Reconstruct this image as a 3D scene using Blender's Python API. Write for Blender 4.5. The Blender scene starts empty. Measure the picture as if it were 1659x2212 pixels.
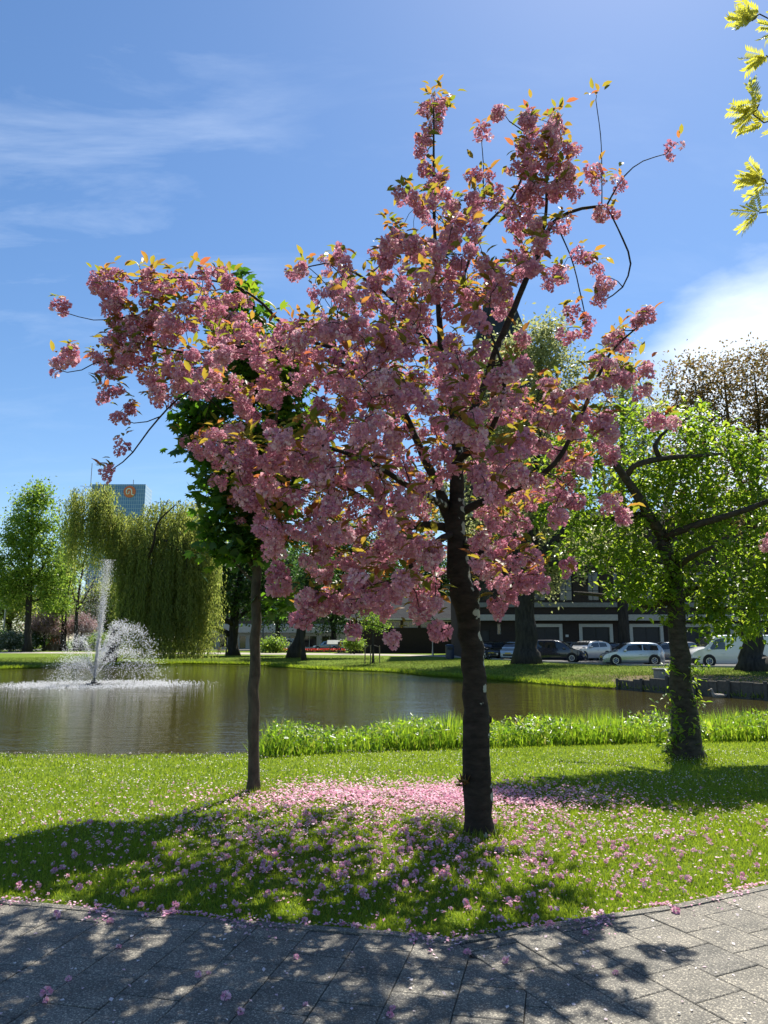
import bpy, math, random
import numpy as np
from mathutils import Vector, Matrix, Quaternion
R = math.radians
rng = np.random.default_rng(7)
random.seed(7)
scene = bpy.context.scene
C = scene.collection

# ------------------------------------------------------------------ camera, sky, sun, exposure
F, PITCH, CAMH = 1609.0, R(9.8), 1.6          # focal length in pixels of a 1659 x 2212 view of the photo
cam = bpy.data.cameras.new('Camera'); camo = bpy.data.objects.new('Camera', cam); C.objects.link(camo)
cam.sensor_fit = 'VERTICAL'; cam.sensor_height = 24; cam.lens = 24 * F / 2212
cam.clip_start = 0.05; cam.clip_end = 6000
camo.location = (0, 0, CAMH); camo.rotation_euler = (R(90) + PITCH, 0, 0)
scene.camera = camo

SUN_AZ, SUN_EL = R(25), R(56)                 # azimuth measured from +Y towards +X
sv = Vector((math.sin(SUN_AZ) * math.cos(SUN_EL), math.cos(SUN_AZ) * math.cos(SUN_EL), math.sin(SUN_EL)))
world = bpy.data.worlds.new('World'); scene.world = world; world.use_nodes = True
wn, wl = world.node_tree.nodes, world.node_tree.links
wn.clear()
wout = wn.new('ShaderNodeOutputWorld'); bg = wn.new('ShaderNodeBackground'); bg.inputs[1].default_value = 0.082
sky = wn.new('ShaderNodeTexSky'); sky.sky_type = 'NISHITA'; sky.sun_disc = False
sky.sun_elevation = SUN_EL; sky.sun_rotation = SUN_AZ
sky.air_density = 1.0; sky.dust_density = 0.25; sky.ozone_density = 4.0; sky.altitude = 0
hs = wn.new('ShaderNodeHueSaturation'); hs.inputs['Saturation'].default_value = 1.12; hs.inputs['Value'].default_value = 1.0
wl.new(sky.outputs[0], hs.inputs['Color'])
tc = wn.new('ShaderNodeTexCoord')
def wmath(op, a, b=None, clamp=False):
    n = wn.new('ShaderNodeMath'); n.operation = op; n.use_clamp = clamp
    for i, x in enumerate((a, b)):
        if x is None: continue
        if isinstance(x, (int, float)): n.inputs[i].default_value = x
        else: wl.new(x, n.inputs[i])
    return n.outputs[0]
# thin cirrus, streaked, over the whole sky: noise on the plane the view ray meets overhead
sep = wn.new('ShaderNodeSeparateXYZ'); wl.new(tc.outputs['Generated'], sep.inputs[0])
zz = wmath('ADD', wmath('MAXIMUM', sep.outputs[2], 0.0), 0.16)
cx = wmath('DIVIDE', sep.outputs[0], zz); cy = wmath('DIVIDE', sep.outputs[1], zz)
cmb = wn.new('ShaderNodeCombineXYZ'); wl.new(cx, cmb.inputs[0]); wl.new(cy, cmb.inputs[1])
mp = wn.new('ShaderNodeMapping'); mp.inputs['Rotation'].default_value = (0, 0, R(-38)); mp.inputs['Scale'].default_value = (0.75, 2.1, 1)
mp.inputs['Location'].default_value = (1.3, 0.4, 0)
wl.new(cmb.outputs[0], mp.inputs[0])
nz = wn.new('ShaderNodeTexNoise'); nz.inputs['Scale'].default_value = 2.3; nz.inputs['Detail'].default_value = 9; nz.inputs['Roughness'].default_value = 0.62
nz.inputs['Distortion'].default_value = 0.5; wl.new(mp.outputs[0], nz.inputs['Vector'])
wisp = wmath('MULTIPLY', wmath('SUBTRACT', nz.outputs[0], 0.50), 2.6, True)
nz3 = wn.new('ShaderNodeTexNoise'); nz3.inputs['Scale'].default_value = 0.8; nz3.inputs['Detail'].default_value = 2; wl.new(cmb.outputs[0], nz3.inputs['Vector'])
def vdir(u, v):
    a = (u - 829.5) / F; b = (1106 - v) / F
    return Vector((a, math.cos(PITCH) - b * math.sin(PITCH), math.sin(PITCH) + b * math.cos(PITCH))).normalized()
def patch(u, v, k0, k1):
    d = vdir(u, v); dt = wn.new('ShaderNodeVectorMath'); dt.operation = 'DOT_PRODUCT'
    nv = wn.new('ShaderNodeVectorMath'); nv.operation = 'NORMALIZE'; wl.new(tc.outputs['Generated'], nv.inputs[0])
    wl.new(nv.outputs[0], dt.inputs[0]); dt.inputs[1].default_value = d
    mr = wn.new('ShaderNodeMapRange'); mr.interpolation_type = 'SMOOTHSTEP'
    mr.inputs[1].default_value = math.cos(R(k0)); mr.inputs[2].default_value = math.cos(R(k1)); wl.new(dt.outputs['Value'], mr.inputs[0])
    return mr.outputs[0]
pt = patch(20, 190, 22, 3)
light = wmath('MULTIPLY', wisp, wmath('ADD', wmath('MULTIPLY', pt, 0.30), 0.08))
# a soft cloud bank low on the right, going on beyond the frame
nz2 = wn.new('ShaderNodeTexNoise'); nz2.inputs['Scale'].default_value = 5.0; nz2.inputs['Detail'].default_value = 8; nz2.inputs['Roughness'].default_value = 0.55
mp2 = wn.new('ShaderNodeMapping'); mp2.inputs['Rotation'].default_value = (0, R(25), 0); mp2.inputs['Scale'].default_value = (1, 1, 2.4)
wl.new(tc.outputs['Generated'], mp2.inputs[0]); wl.new(mp2.outputs[0], nz2.inputs['Vector'])
bank = wmath('ADD', patch(1790, 900, 15, 6), wmath('MULTIPLY', wmath('SUBTRACT', nz2.outputs[0], 0.5), 1.5))
bank = wmath('MULTIPLY', wmath('SUBTRACT', bank, 0.28), 1.5, True)
bank = wmath('MULTIPLY', bank, patch(1790, 900, 17, 11))
cl = wmath('ADD', light, wmath('MULTIPLY', bank, 0.85), True)
mx = wn.new('ShaderNodeMixRGB'); wl.new(cl, mx.inputs[0]); wl.new(hs.outputs[0], mx.inputs[1]); mx.inputs[2].default_value = (7.6, 8.4, 9.4, 1)
wl.new(mx.outputs[0], bg.inputs[0]); wl.new(bg.outputs[0], wout.inputs[0])

sl = bpy.data.lights.new('sun', 'SUN'); sl.energy = 5.0; sl.angle = R(0.53); sl.color = (1.0, 0.95, 0.86)
so = bpy.data.objects.new('sun', sl); C.objects.link(so); so.rotation_euler = sv.to_track_quat('Z', 'Y').to_euler(); so.location = (5, 20, 30)
vs = scene.view_settings; vs.view_transform = 'Standard'; vs.look = 'None'; vs.exposure = 0.9; vs.gamma = 1; vs.use_curve_mapping = False
scene.render.engine = 'CYCLES'
scene.cycles.max_bounces = 8; scene.cycles.diffuse_bounces = 3; scene.cycles.transmission_bounces = 5; scene.cycles.glossy_bounces = 3

# ------------------------------------------------------------------ pixels to places
def G(u, v, z=0.0):                            # where the view ray meets the level z
    a = (u - 829.5) / F; b = (1106 - v) / F
    dy = math.cos(PITCH) - b * math.sin(PITCH); dz = math.sin(PITCH) + b * math.cos(PITCH)
    t = (z - CAMH) / dz
    return np.array((a * t, dy * t, z))
def P(u, v, Y):                                # the point of the view ray at the distance Y
    a = (u - 829.5) / F; b = (1106 - v) / F
    dy = math.cos(PITCH) - b * math.sin(PITCH); dz = math.sin(PITCH) + b * math.cos(PITCH)
    t = Y / dy
    return np.array((a * t, Y, CAMH + dz * t))
def X(u, Y): return P(u, 1384, Y)[0]
def Z(v, Y): return P(829.5, v, Y)[2]

# ------------------------------------------------------------------ object helpers
def tag(o, label=None, cat=None, group=None, kind=None):
    if label: o['label'] = label
    if cat: o['category'] = cat
    if group: o['group'] = group
    if kind: o['kind'] = kind
    return o
def thing(name, loc, label, cat, group=None, rz=0):
    o = bpy.data.objects.new(name, None); o.empty_display_size = 0.2; C.objects.link(o)
    o.location = loc; o.rotation_euler = (0, 0, rz)
    return tag(o, label, cat, group)
def mesh(name, V, Fc, mat, smooth=False, attr=None):
    V = np.asarray(V, np.float32).reshape(-1, 3)
    me = bpy.data.meshes.new(name)
    if isinstance(Fc, np.ndarray) and Fc.ndim == 2:
        m, k = Fc.shape
        me.vertices.add(len(V)); me.vertices.foreach_set('co', V.ravel())
        me.loops.add(m * k); me.loops.foreach_set('vertex_index', Fc.astype(np.int32).ravel())
        me.polygons.add(m); me.polygons.foreach_set('loop_start', np.arange(0, m * k, k, dtype=np.int32))
        me.polygons.foreach_set('loop_total', np.full(m, k, np.int32))
        me.update(calc_edges=True)
    else:
        me.from_pydata([tuple(map(float, v)) for v in V], [], [tuple(map(int, f)) for f in Fc])
    if attr is not None:
        at = me.attributes.new('rnd', 'FLOAT', 'FACE'); at.data.foreach_set('value', np.asarray(attr, np.float32))
    if smooth: me.polygons.foreach_set('use_smooth', np.ones(len(me.polygons), bool))
    if mat: me.materials.append(M[mat] if isinstance(mat, str) else mat)
    return me
def obj(name, me, parent=None, loc=None, rot=None, scale=None):
    o = bpy.data.objects.new(name, me); C.objects.link(o)
    if parent: o.parent = parent
    if loc is not None: o.location = loc
    if rot is not None: o.rotation_euler = rot
    if scale is not None: o.scale = scale
    return o
class MB:                                      # collects shapes for one mesh
    def __init__(s): s.v = []; s.f = []; s.a = []; s.n = 0
    def add(s, V, Fc, a=None):
        V = np.asarray(V, float).reshape(-1, 3); s.v.append(V)
        for q in Fc: s.f.append(tuple(int(i) + s.n for i in q)); s.a.append(0 if a is None else a)
        s.n += len(V); return s
    def box(s, x0, x1, y0, y1, z0, z1, ch=0.0):
        if ch <= 0:
            V = [(x, y, z) for z in (z0, z1) for y in (y0, y1) for x in (x0, x1)]
            return s.add(V, [(0, 2, 3, 1), (4, 5, 7, 6), (0, 1, 5, 4), (2, 6, 7, 3), (0, 4, 6, 2), (1, 3, 7, 5)])
        c = ch                                  # all twelve edges chamfered
        V = []
        for sz in (0, 1):
            for sy in (0, 1):
                for sx in (0, 1):
                    x = (x0, x1)[sx]; y = (y0, y1)[sy]; z = (z0, z1)[sz]; dx = c if sx == 0 else -c; dy = c if sy == 0 else -c; dz = c if sz == 0 else -c
                    V += [(x, y + dy, z + dz), (x + dx, y, z + dz), (x + dx, y + dy, z)]
        def i(sx, sy, sz, k): return ((sz * 2 + sy) * 2 + sx) * 3 + k
        Fc = []
        for sx in (0, 1): Fc.append([i(sx, 0, 0, 0), i(sx, 1, 0, 0), i(sx, 1, 1, 0), i(sx, 0, 1, 0)])
        for sy in (0, 1): Fc.append([i(0, sy, 0, 1), i(1, sy, 0, 1), i(1, sy, 1, 1), i(0, sy, 1, 1)])
        for sz in (0, 1): Fc.append([i(0, 0, sz, 2), i(1, 0, sz, 2), i(1, 1, sz, 2), i(0, 1, sz, 2)])
        for a in (0, 1):
            for b in (0, 1):
                Fc.append([i(a, b, 0, 0), i(a, b, 0, 1), i(a, b, 1, 1), i(a, b, 1, 0)])
                Fc.append([i(a, 0, b, 0), i(a, 0, b, 2), i(a, 1, b, 2), i(a, 1, b, 0)])
                Fc.append([i(0, a, b, 1), i(0, a, b, 2), i(1, a, b, 2), i(1, a, b, 1)])
        for sz in (0, 1):
            for sy in (0, 1):
                for sx in (0, 1): Fc.append([i(sx, sy, sz, k) for k in range(3)])
        return s.add(V, Fc)
    def tube(s, pts, rad, n=8, cap=True):
        V, Fc = tube(pts, rad, n, cap); return s.add(V, Fc)
    def prism(s, poly, z0, z1):                 # polygon in xy pulled up
        k = len(poly); V = [(p[0], p[1], z0) for p in poly] + [(p[0], p[1], z1) for p in poly]
        return s.add(V, [tuple(range(k))[::-1], tuple(range(k, 2 * k))] + [(i, (i + 1) % k, k + (i + 1) % k, k + i) for i in range(k)])
    def wheel(s, c, r0, r1, w, axis=1, n=20):   # ring between the radii r0, r1, width w along axis
        V = []; Fc = []
        for k in range(n):
            a = 2 * math.pi * k / n
            for rr, t in ((r0, -w / 2), (r1 * .97, -w / 2), (r1, -w * .3), (r1, w * .3), (r1 * .97, w / 2), (r0, w / 2)):
                p = [0, 0, 0]; p[axis] = t; o = [i for i in range(3) if i != axis]
                p[o[0]] = rr * math.cos(a); p[o[1]] = rr * math.sin(a); V.append([p[j] + c[j] for j in range(3)])
        for k in range(n):
            for j in range(6): Fc.append((k * 6 + j, k * 6 + (j + 1) % 6, ((k + 1) % n) * 6 + (j + 1) % 6, ((k + 1) % n) * 6 + j))
        return s.add(V, Fc)
    def disc(s, c, r, n=16, axis=1, t=0.01):
        V = []
        for d in (-t / 2, t / 2):
            for k in range(n):
                a = 2 * math.pi * k / n; p = [0, 0, 0]; p[axis] = d; o = [i for i in range(3) if i != axis]
                p[o[0]] = r * math.cos(a); p[o[1]] = r * math.sin(a); V.append([p[j] + c[j] for j in range(3)])
        return s.add(V, [tuple(range(n)), tuple(range(2 * n - 1, n - 1, -1))] + [(i, (i + 1) % n, n + (i + 1) % n, n + i) for i in range(n)])
    def build(s, name, mat, parent=None, smooth=False, off=None, **k):
        V = np.concatenate(s.v)
        if off is not None: V = V - np.asarray(off)
        return obj(name, mesh(name, V, s.f, mat, smooth), parent, **k)
def tube(pts, rad, n=8, cap=True):
    pts = np.asarray(pts, float); m = len(pts)
    if np.isscalar(rad): rad = np.full(m, rad)
    t = np.gradient(pts, axis=0); t /= np.linalg.norm(t, axis=1)[:, None] + 1e-9
    u = np.cross(t[0], (0.31, 0.2, 0.93) if abs(t[0][2]) < .8 else (1, 0.1, 0)); u /= np.linalg.norm(u)
    ang = np.arange(n) * 2 * math.pi / n; ca, sa = np.cos(ang)[:, None], np.sin(ang)[:, None]
    V = np.empty((m, n, 3))
    for i in range(m):
        u = u - t[i] * np.dot(u, t[i]); u /= np.linalg.norm(u) + 1e-9
        w = np.cross(t[i], u); V[i] = pts[i] + rad[i] * (ca * u + sa * w)
    Fc = [(i * n + j, i * n + (j + 1) % n, (i + 1) * n + (j + 1) % n, (i + 1) * n + j) for i in range(m - 1) for j in range(n)]
    if cap: Fc += [tuple(range(n))[::-1], tuple((m - 1) * n + j for j in range(n))]
    return V.reshape(-1, 3), Fc
def smooth_path(pts, k=6):                      # Catmull-Rom through points (any number of columns)
    p = np.asarray(pts, float); p = np.vstack([2 * p[0] - p[1], p, 2 * p[-1] - p[-2]]); out = []
    for i in range(1, len(p) - 2):
        for t in np.linspace(0, 1, k, endpoint=False):
            out.append(.5 * (2 * p[i] + (p[i + 1] - p[i - 1]) * t + (2 * p[i - 1] - 5 * p[i] + 4 * p[i + 1] - p[i + 2]) * t * t + (3 * p[i] - p[i - 1] - 3 * p[i + 1] + p[i + 2]) * t ** 3))
    out.append(p[-2]); return np.array(out)

# ------------------------------------------------------------------ materials
M = {}
def nt(name):
    m = bpy.data.materials.new(name); m.use_nodes = True; t = m.node_tree; t.nodes.clear(); M[name] = m
    o = t.nodes.new('ShaderNodeOutputMaterial'); return m, t.nodes, t.links, o
def ramp(n, stops, interp='LINEAR'):
    r = n.new('ShaderNodeValToRGB'); r.color_ramp.interpolation = interp
    while len(r.color_ramp.elements) < len(stops): r.color_ramp.elements.new(0.5)
    for e, (p, c) in zip(r.color_ramp.elements, stops): e.position = p; e.color = (*c, 1)
    return r
def simple(name, col, rough=0.6, metal=0.0, var=0.18, scale=6.0, bump=0.0, bscale=40.0, spec=0.4, emit=None, coat=0.0):
    m, n, l, o = nt(name); b = n.new('ShaderNodeBsdfPrincipled'); l.new(b.outputs[0], o.inputs[0])
    tcn = n.new('ShaderNodeTexCoord'); z = n.new('ShaderNodeTexNoise'); z.inputs['Scale'].default_value = scale; z.inputs['Detail'].default_value = 6
    l.new(tcn.outputs['Object'], z.inputs['Vector'])
    c = np.array(col); r = ramp(n, [(0.25, tuple(c * (1 - var))), (0.75, tuple(np.minimum(c * (1 + var), .95)))]); l.new(z.outputs[0], r.inputs[0]); l.new(r.outputs[0], b.inputs['Base Color'])
    b.inputs['Roughness'].default_value = rough; b.inputs['Metallic'].default_value = metal; b.inputs['Specular IOR Level'].default_value = spec
    if coat: b.inputs['Coat Weight'].default_value = coat; b.inputs['Coat Roughness'].default_value = 0.04
    if bump:
        z2 = n.new('ShaderNodeTexNoise'); z2.inputs['Scale'].default_value = bscale; z2.inputs['Detail'].default_value = 8; l.new(tcn.outputs['Object'], z2.inputs['Vector'])
        bp = n.new('ShaderNodeBump'); bp.inputs['Strength'].default_value = 1; bp.inputs['Distance'].default_value = bump; l.new(z2.outputs[0], bp.inputs['Height']); l.new(bp.outputs[0], b.inputs['Normal'])
    return m
def leafmat(name, stops, trans=0.5, tstops=None, rough=0.45, spec=0.4, tgain=1.6):
    m, n, l, o = nt(name)
    at = n.new('ShaderNodeAttribute'); at.attribute_name = 'rnd'; oi = n.new('ShaderNodeObjectInfo')
    ad = n.new('ShaderNodeMath'); ad.operation = 'ADD'; l.new(at.outputs['Fac'], ad.inputs[0]); l.new(oi.outputs['Random'], ad.inputs[1])
    fr = n.new('ShaderNodeMath'); fr.operation = 'FRACT'; l.new(ad.outputs[0], fr.inputs[0])
    r = ramp(n, stops); l.new(fr.outputs[0], r.inputs[0])
    tstops = tstops or [(p, tuple(min(.9, x * tgain) for x in c)) for p, c in stops]
    r2 = ramp(n, tstops); l.new(fr.outputs[0], r2.inputs[0])
    b = n.new('ShaderNodeBsdfPrincipled'); b.inputs['Roughness'].default_value = rough; b.inputs['Specular IOR Level'].default_value = spec
    l.new(r.outputs[0], b.inputs['Base Color'])
    t = n.new('ShaderNodeBsdfTranslucent'); l.new(r2.outputs[0], t.inputs['Color'])
    mxs = n.new('ShaderNodeMixShader'); mxs.inputs[0].default_value = trans; l.new(b.outputs[0], mxs.inputs[1]); l.new(t.outputs[0], mxs.inputs[2]); l.new(mxs.outputs[0], o.inputs[0])
    return m
def bark(name, c0, c1, scale=9.0, stretch=(1, 1, .35), bump=0.012, lichen=0.0):
    m, n, l, o = nt(name); b = n.new('ShaderNodeBsdfPrincipled'); l.new(b.outputs[0], o.inputs[0])
    tcn = n.new('ShaderNodeTexCoord'); mpn = n.new('ShaderNodeMapping'); mpn.inputs['Scale'].default_value = stretch; l.new(tcn.outputs['Object'], mpn.inputs[0])
    z = n.new('ShaderNodeTexNoise'); z.inputs['Scale'].default_value = scale; z.inputs['Detail'].default_value = 9; z.inputs['Roughness'].default_value = .65; l.new(mpn.outputs[0], z.inputs['Vector'])
    r = ramp(n, [(0.3, c0), (0.7, c1)]); l.new(z.outputs[0], r.inputs[0]); colr = r.outputs[0]
    if lichen:
        v = n.new('ShaderNodeTexVoronoi'); v.inputs['Scale'].default_value = 10; l.new(tcn.outputs['Object'], v.inputs['Vector'])
        z3 = n.new('ShaderNodeTexNoise'); z3.inputs['Scale'].default_value = 60; z3.inputs['Detail'].default_value = 3; l.new(tcn.outputs['Object'], z3.inputs['Vector'])
        z4 = n.new('ShaderNodeTexNoise'); z4.inputs['Scale'].default_value = 2.6; l.new(tcn.outputs['Object'], z4.inputs['Vector'])
        sp = n.new('ShaderNodeSeparateXYZ'); l.new(tcn.outputs['Normal'], sp.inputs[0])
        def mt(op, a, b2):
            q = n.new('ShaderNodeMath'); q.operation = op
            for i, x in enumerate((a, b2)):
                if isinstance(x, float): q.inputs[i].default_value = x
                else: l.new(x, q.inputs[i])
            return q.outputs[0]
        # patches sit on the weather side of the stem (+x) and are ragged at the rim
        e = mt('ADD', v.outputs['Distance'], mt('MULTIPLY', mt('SUBTRACT', z3.outputs[0], .5), .35))
        lim = mt('ADD', mt('MULTIPLY', sp.outputs[0], .42), mt('MULTIPLY', mt('SUBTRACT', z4.outputs[0], .47), .75))
        msk = mt('MULTIPLY', mt('LESS_THAN', e, lim), float(lichen))
        mxn = n.new('ShaderNodeMixRGB'); l.new(msk, mxn.inputs[0]); l.new(colr, mxn.inputs[1]); mxn.inputs[2].default_value = (.36, .37, .31, 1); colr = mxn.outputs[0]
    l.new(colr, b.inputs['Base Color']); b.inputs['Roughness'].default_value = .9; b.inputs['Specular IOR Level'].default_value = .2
    bp = n.new('ShaderNodeBump'); bp.inputs['Distance'].default_value = bump; l.new(z.outputs[0], bp.inputs['Height']); l.new(bp.outputs[0], b.inputs['Normal'])
    return m
def brickmat(name, c1, c2, mortar, bw=.22, bh=.07, mort=.012, rough=.9, axis='xz', offset=.5):
    m, n, l, o = nt(name); b = n.new('ShaderNodeBsdfPrincipled'); l.new(b.outputs[0], o.inputs[0])
    tcn = n.new('ShaderNodeTexCoord'); s = n.new('ShaderNodeSeparateXYZ'); cb = n.new('ShaderNodeCombineXYZ'); l.new(tcn.outputs['Object'], s.inputs[0])
    ad = n.new('ShaderNodeMath'); l.new(s.outputs[0], ad.inputs[0]); l.new(s.outputs[1], ad.inputs[1]); l.new(ad.outputs[0], cb.inputs[0]); l.new(s.outputs[2], cb.inputs[1])
    t = n.new('ShaderNodeTexBrick'); t.offset = offset; l.new(cb.outputs[0], t.inputs['Vector']); t.inputs['Color1'].default_value = (*c1, 1); t.inputs['Color2'].default_value = (*c2, 1); t.inputs['Mortar'].default_value = (*mortar, 1)
    t.inputs['Scale'].default_value = 1; t.inputs['Brick Width'].default_value = bw; t.inputs['Row Height'].default_value = bh; t.inputs['Mortar Size'].default_value = mort
    l.new(t.outputs[0], b.inputs['Base Color']); b.inputs['Roughness'].default_value = rough; b.inputs['Specular IOR Level'].default_value = .5 if rough < .3 else .12
    return m

leafmat('petal', [(0, (.56, .21, .31)), (.45, (.69, .32, .41)), (.8, (.79, .47, .53)), (1, (.85, .64, .66))], .33, tgain=1.1, rough=.6, spec=.2)
leafmat('petal_fallen', [(0, (.66, .26, .40)), (.5, (.80, .43, .55)), (1, (.86, .66, .70))], .25, tgain=1.0, rough=.6, spec=.2)
leafmat('petal_pale', [(0, (.70, .50, .55)), (.5, (.78, .68, .68)), (1, (.85, .82, .78))], .25, tgain=1.0, rough=.6, spec=.2)
leafmat('cherry_leaf', [(0, (.050, .075, .014)), (.5, (.085, .085, .018)), (.85, (.13, .07, .022)), (1, (.20, .06, .03))], .5,
        [(0, (.30, .36, .03)), (.5, (.48, .36, .04)), (.85, (.58, .27, .05)), (1, (.60, .16, .07))], rough=.45, spec=.25)
leafmat('maple_leaf', [(0, (.030, .075, .016)), (.6, (.045, .10, .020)), (1, (.07, .14, .025))], .42, [(0, (.10, .26, .02)), (.7, (.18, .38, .02)), (1, (.42, .60, .03))], rough=.4)
leafmat('fresh_leaf', [(0, (.055, .11, .018)), (.5, (.085, .15, .022)), (1, (.13, .19, .03))], .5, [(0, (.20, .36, .02)), (.6, (.38, .55, .03)), (1, (.60, .70, .06))], rough=.38, spec=.4)
leafmat('willow_leaf', [(0, (.08, .11, .022)), (.5, (.13, .16, .03)), (1, (.21, .22, .05))], .52, tgain=2.8, rough=.5)
leafmat('lime_leaf', [(0, (.07, .13, .018)), (.5, (.13, .20, .022)), (1, (.20, .26, .03))], .5, tgain=2.4)
leafmat('elm_leaf', [(0, (.15, .17, .06)), (.5, (.20, .215, .08)), (1, (.26, .26, .11))], .5, tgain=2.1)
leafmat('dark_leaf', [(0, (.025, .06, .014)), (.6, (.045, .09, .018)), (1, (.08, .13, .025))], .42, tgain=2.3, rough=.4)
leafmat('brown_leaf', [(0, (.09, .06, .02)), (.5, (.15, .095, .03)), (1, (.16, .14, .04))], .45, tgain=2.0)
leafmat('pink_bloom', [(0, (.30, .20, .20)), (.5, (.45, .28, .30)), (1, (.16, .12, .05))], .4, tgain=1.2)
leafmat('ash_leaf', [(0, (.16, .17, .03)), (1, (.24, .22, .04))], .55, [(0, (.62, .62, .05)), (1, (.80, .74, .10))])
leafmat('shrub_leaf', [(0, (.05, .08, .03)), (.7, (.09, .12, .05)), (.85, (.30, .32, .26)), (1, (.5, .5, .45))], .3, tgain=1.6)
leafmat('grass', [(0, (.06, .115, .012)), (.5, (.115, .185, .018)), (.9, (.17, .235, .03)), (1, (.17, .18, .05))], .45, [(0, (.25, .40, .015)), (.6, (.48, .62, .03)), (1, (.50, .60, .05))], rough=.45, spec=.3)
leafmat('turf', [(0, (.06, .09, .014)), (.6, (.10, .14, .02)), (1, (.16, .15, .045))], .4, tgain=2.2, rough=.6, spec=.15)
leafmat('reed', [(0, (.06, .12, .015)), (.6, (.10, .17, .02)), (.93, (.13, .19, .03)), (1, (.22, .17, .07))], .5, [(0, (.20, .40, .02)), (.6, (.40, .60, .03)), (.93, (.55, .68, .05)), (1, (.45, .34, .12))], rough=.35, spec=.5)
leafmat('droplet', [(0, (.9, .92, .95)), (1, (.95, .96, .97))], .62, tgain=1.0, rough=.12, spec=.8)
leafmat('red_flower', [(0, (.45, .03, .02)), (1, (.6, .08, .05))], .2)
bark('cherry_bark', (.012, .010, .008), (.055, .043, .034), 7, (1, 1, 2.6), .012, lichen=1)
bark('twig_bark', (.016, .012, .010), (.045, .034, .027), 14, (1, 1, .6), .004)
bark('maple_bark', (.035, .03, .022), (.12, .10, .072), 12, (1, 1, .5), .006)
bark('grey_bark', (.020, .018, .014), (.085, .075, .058), 10, (1, 1, 1.8), .014)
bark('dark_bark', (.016, .014, .012), (.06, .052, .042), 6, (1, 1, .2), .05)
def groundmat():
    m, n, l, o = nt('lawn'); b = n.new('ShaderNodeBsdfPrincipled'); l.new(b.outputs[0], o.inputs[0])
    tcn = n.new('ShaderNodeTexCoord'); z = n.new('ShaderNodeTexNoise'); z.inputs['Scale'].default_value = .35; z.inputs['Detail'].default_value = 8; l.new(tcn.outputs['Object'], z.inputs['Vector'])
    z2 = n.new('ShaderNodeTexNoise'); z2.inputs['Scale'].default_value = 30; z2.inputs['Detail'].default_value = 6; l.new(tcn.outputs['Object'], z2.inputs['Vector'])
    mxn = n.new('ShaderNodeMixRGB'); mxn.inputs[0].default_value = .5; l.new(z.outputs[0], mxn.inputs[1]); l.new(z2.outputs[0], mxn.inputs[2])
    r = ramp(n, [(.3, (.06, .10, .010)), (.5, (.115, .175, .014)), (.68, (.19, .22, .03))]); l.new(mxn.outputs[0], r.inputs[0])
    # trodden earth on the right bank above the planks
    dv = n.new('ShaderNodeVectorMath'); dv.operation = 'DISTANCE'; l.new(tcn.outputs['Object'], dv.inputs[0]); dv.inputs[1].default_value = (14.0, 31.0, 0)
    ad = n.new('ShaderNodeMath'); ad.operation = 'MULTIPLY_ADD'; l.new(z.outputs[0], ad.inputs[0]); ad.inputs[1].default_value = -9; l.new(dv.outputs['Value'], ad.inputs[2])
    mrn = n.new('ShaderNodeMapRange'); mrn.inputs[1].default_value = 2.6; mrn.inputs[2].default_value = .2; l.new(ad.outputs[0], mrn.inputs[0])
    mxe = n.new('ShaderNodeMixRGB'); l.new(mrn.outputs[0], mxe.inputs[0]); l.new(r.outputs[0], mxe.inputs[1]); mxe.inputs[2].default_value = (.15, .115, .065, 1); l.new(mxe.outputs[0], b.inputs['Base Color'])
    b.inputs['Roughness'].default_value = .95; b.inputs['Specular IOR Level'].default_value = .1
    
    bp = n.new('ShaderNodeBump'); bp.inputs['Distance'].default_value = .05; l.new(z2.outputs[0], bp.inputs['Height']); l.new(bp.outputs[0], b.inputs['Normal'])
groundmat()
def slabmat(name):
    m, n, l, o = nt(name); b = n.new('ShaderNodeBsdfPrincipled'); l.new(b.outputs[0], o.inputs[0])
    tcn = n.new('ShaderNodeTexCoord'); oi = n.new('ShaderNodeObjectInfo')
    v = n.new('ShaderNodeTexVoronoi'); v.inputs['Scale'].default_value = 170; l.new(tcn.outputs['Object'], v.inputs['Vector'])
    r = ramp(n, [(0, (.10, .095, .085)), (.55, (.17, .16, .14)), (.80, (.24, .225, .195)), (1, (.50, .46, .38))]); 
    sx = n.new('ShaderNodeSeparateColor'); l.new(v.outputs['Color'], sx.inputs[0]); l.new(sx.outputs[0], r.inputs[0])
    z = n.new('ShaderNodeTexNoise'); z.inputs['Scale'].default_value = 5; z.inputs['Detail'].default_value = 7
    ad = n.new('ShaderNodeVectorMath'); l.new(tcn.outputs['Object'], ad.inputs[0]); l.new(oi.outputs['Location'], ad.inputs[1]); l.new(ad.outputs[0], z.inputs['Vector'])
    r2 = ramp(n, [(.3, (.62, .62, .6)), (.7, (1.12, 1.1, 1.05))]); l.new(z.outputs[0], r2.inputs[0])
    mu = n.new('ShaderNodeMixRGB'); mu.blend_type = 'MULTIPLY'; mu.inputs[0].default_value = 1; l.new(r.outputs[0], mu.inputs[1]); l.new(r2.outputs[0], mu.inputs[2])
    r3 = ramp(n, [(0, (.84, .84, .84)), (1, (1.12, 1.1, 1.06))]); l.new(oi.outputs['Random'], r3.inputs[0])
    mu2 = n.new('ShaderNodeMixRGB'); mu2.blend_type = 'MULTIPLY'; mu2.inputs[0].default_value = 1; l.new(mu.outputs[0], mu2.inputs[1]); l.new(r3.outputs[0], mu2.inputs[2])
    l.new(mu2.outputs[0], b.inputs['Base Color']); b.inputs['Roughness'].default_value = .75; b.inputs['Specular IOR Level'].default_value = .35
    bp = n.new('ShaderNodeBump'); bp.inputs['Distance'].default_value = .0025; l.new(sx.outputs[0], bp.inputs['Height']); l.new(bp.outputs[0], b.inputs['Normal'])
slabmat('slab')
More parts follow.
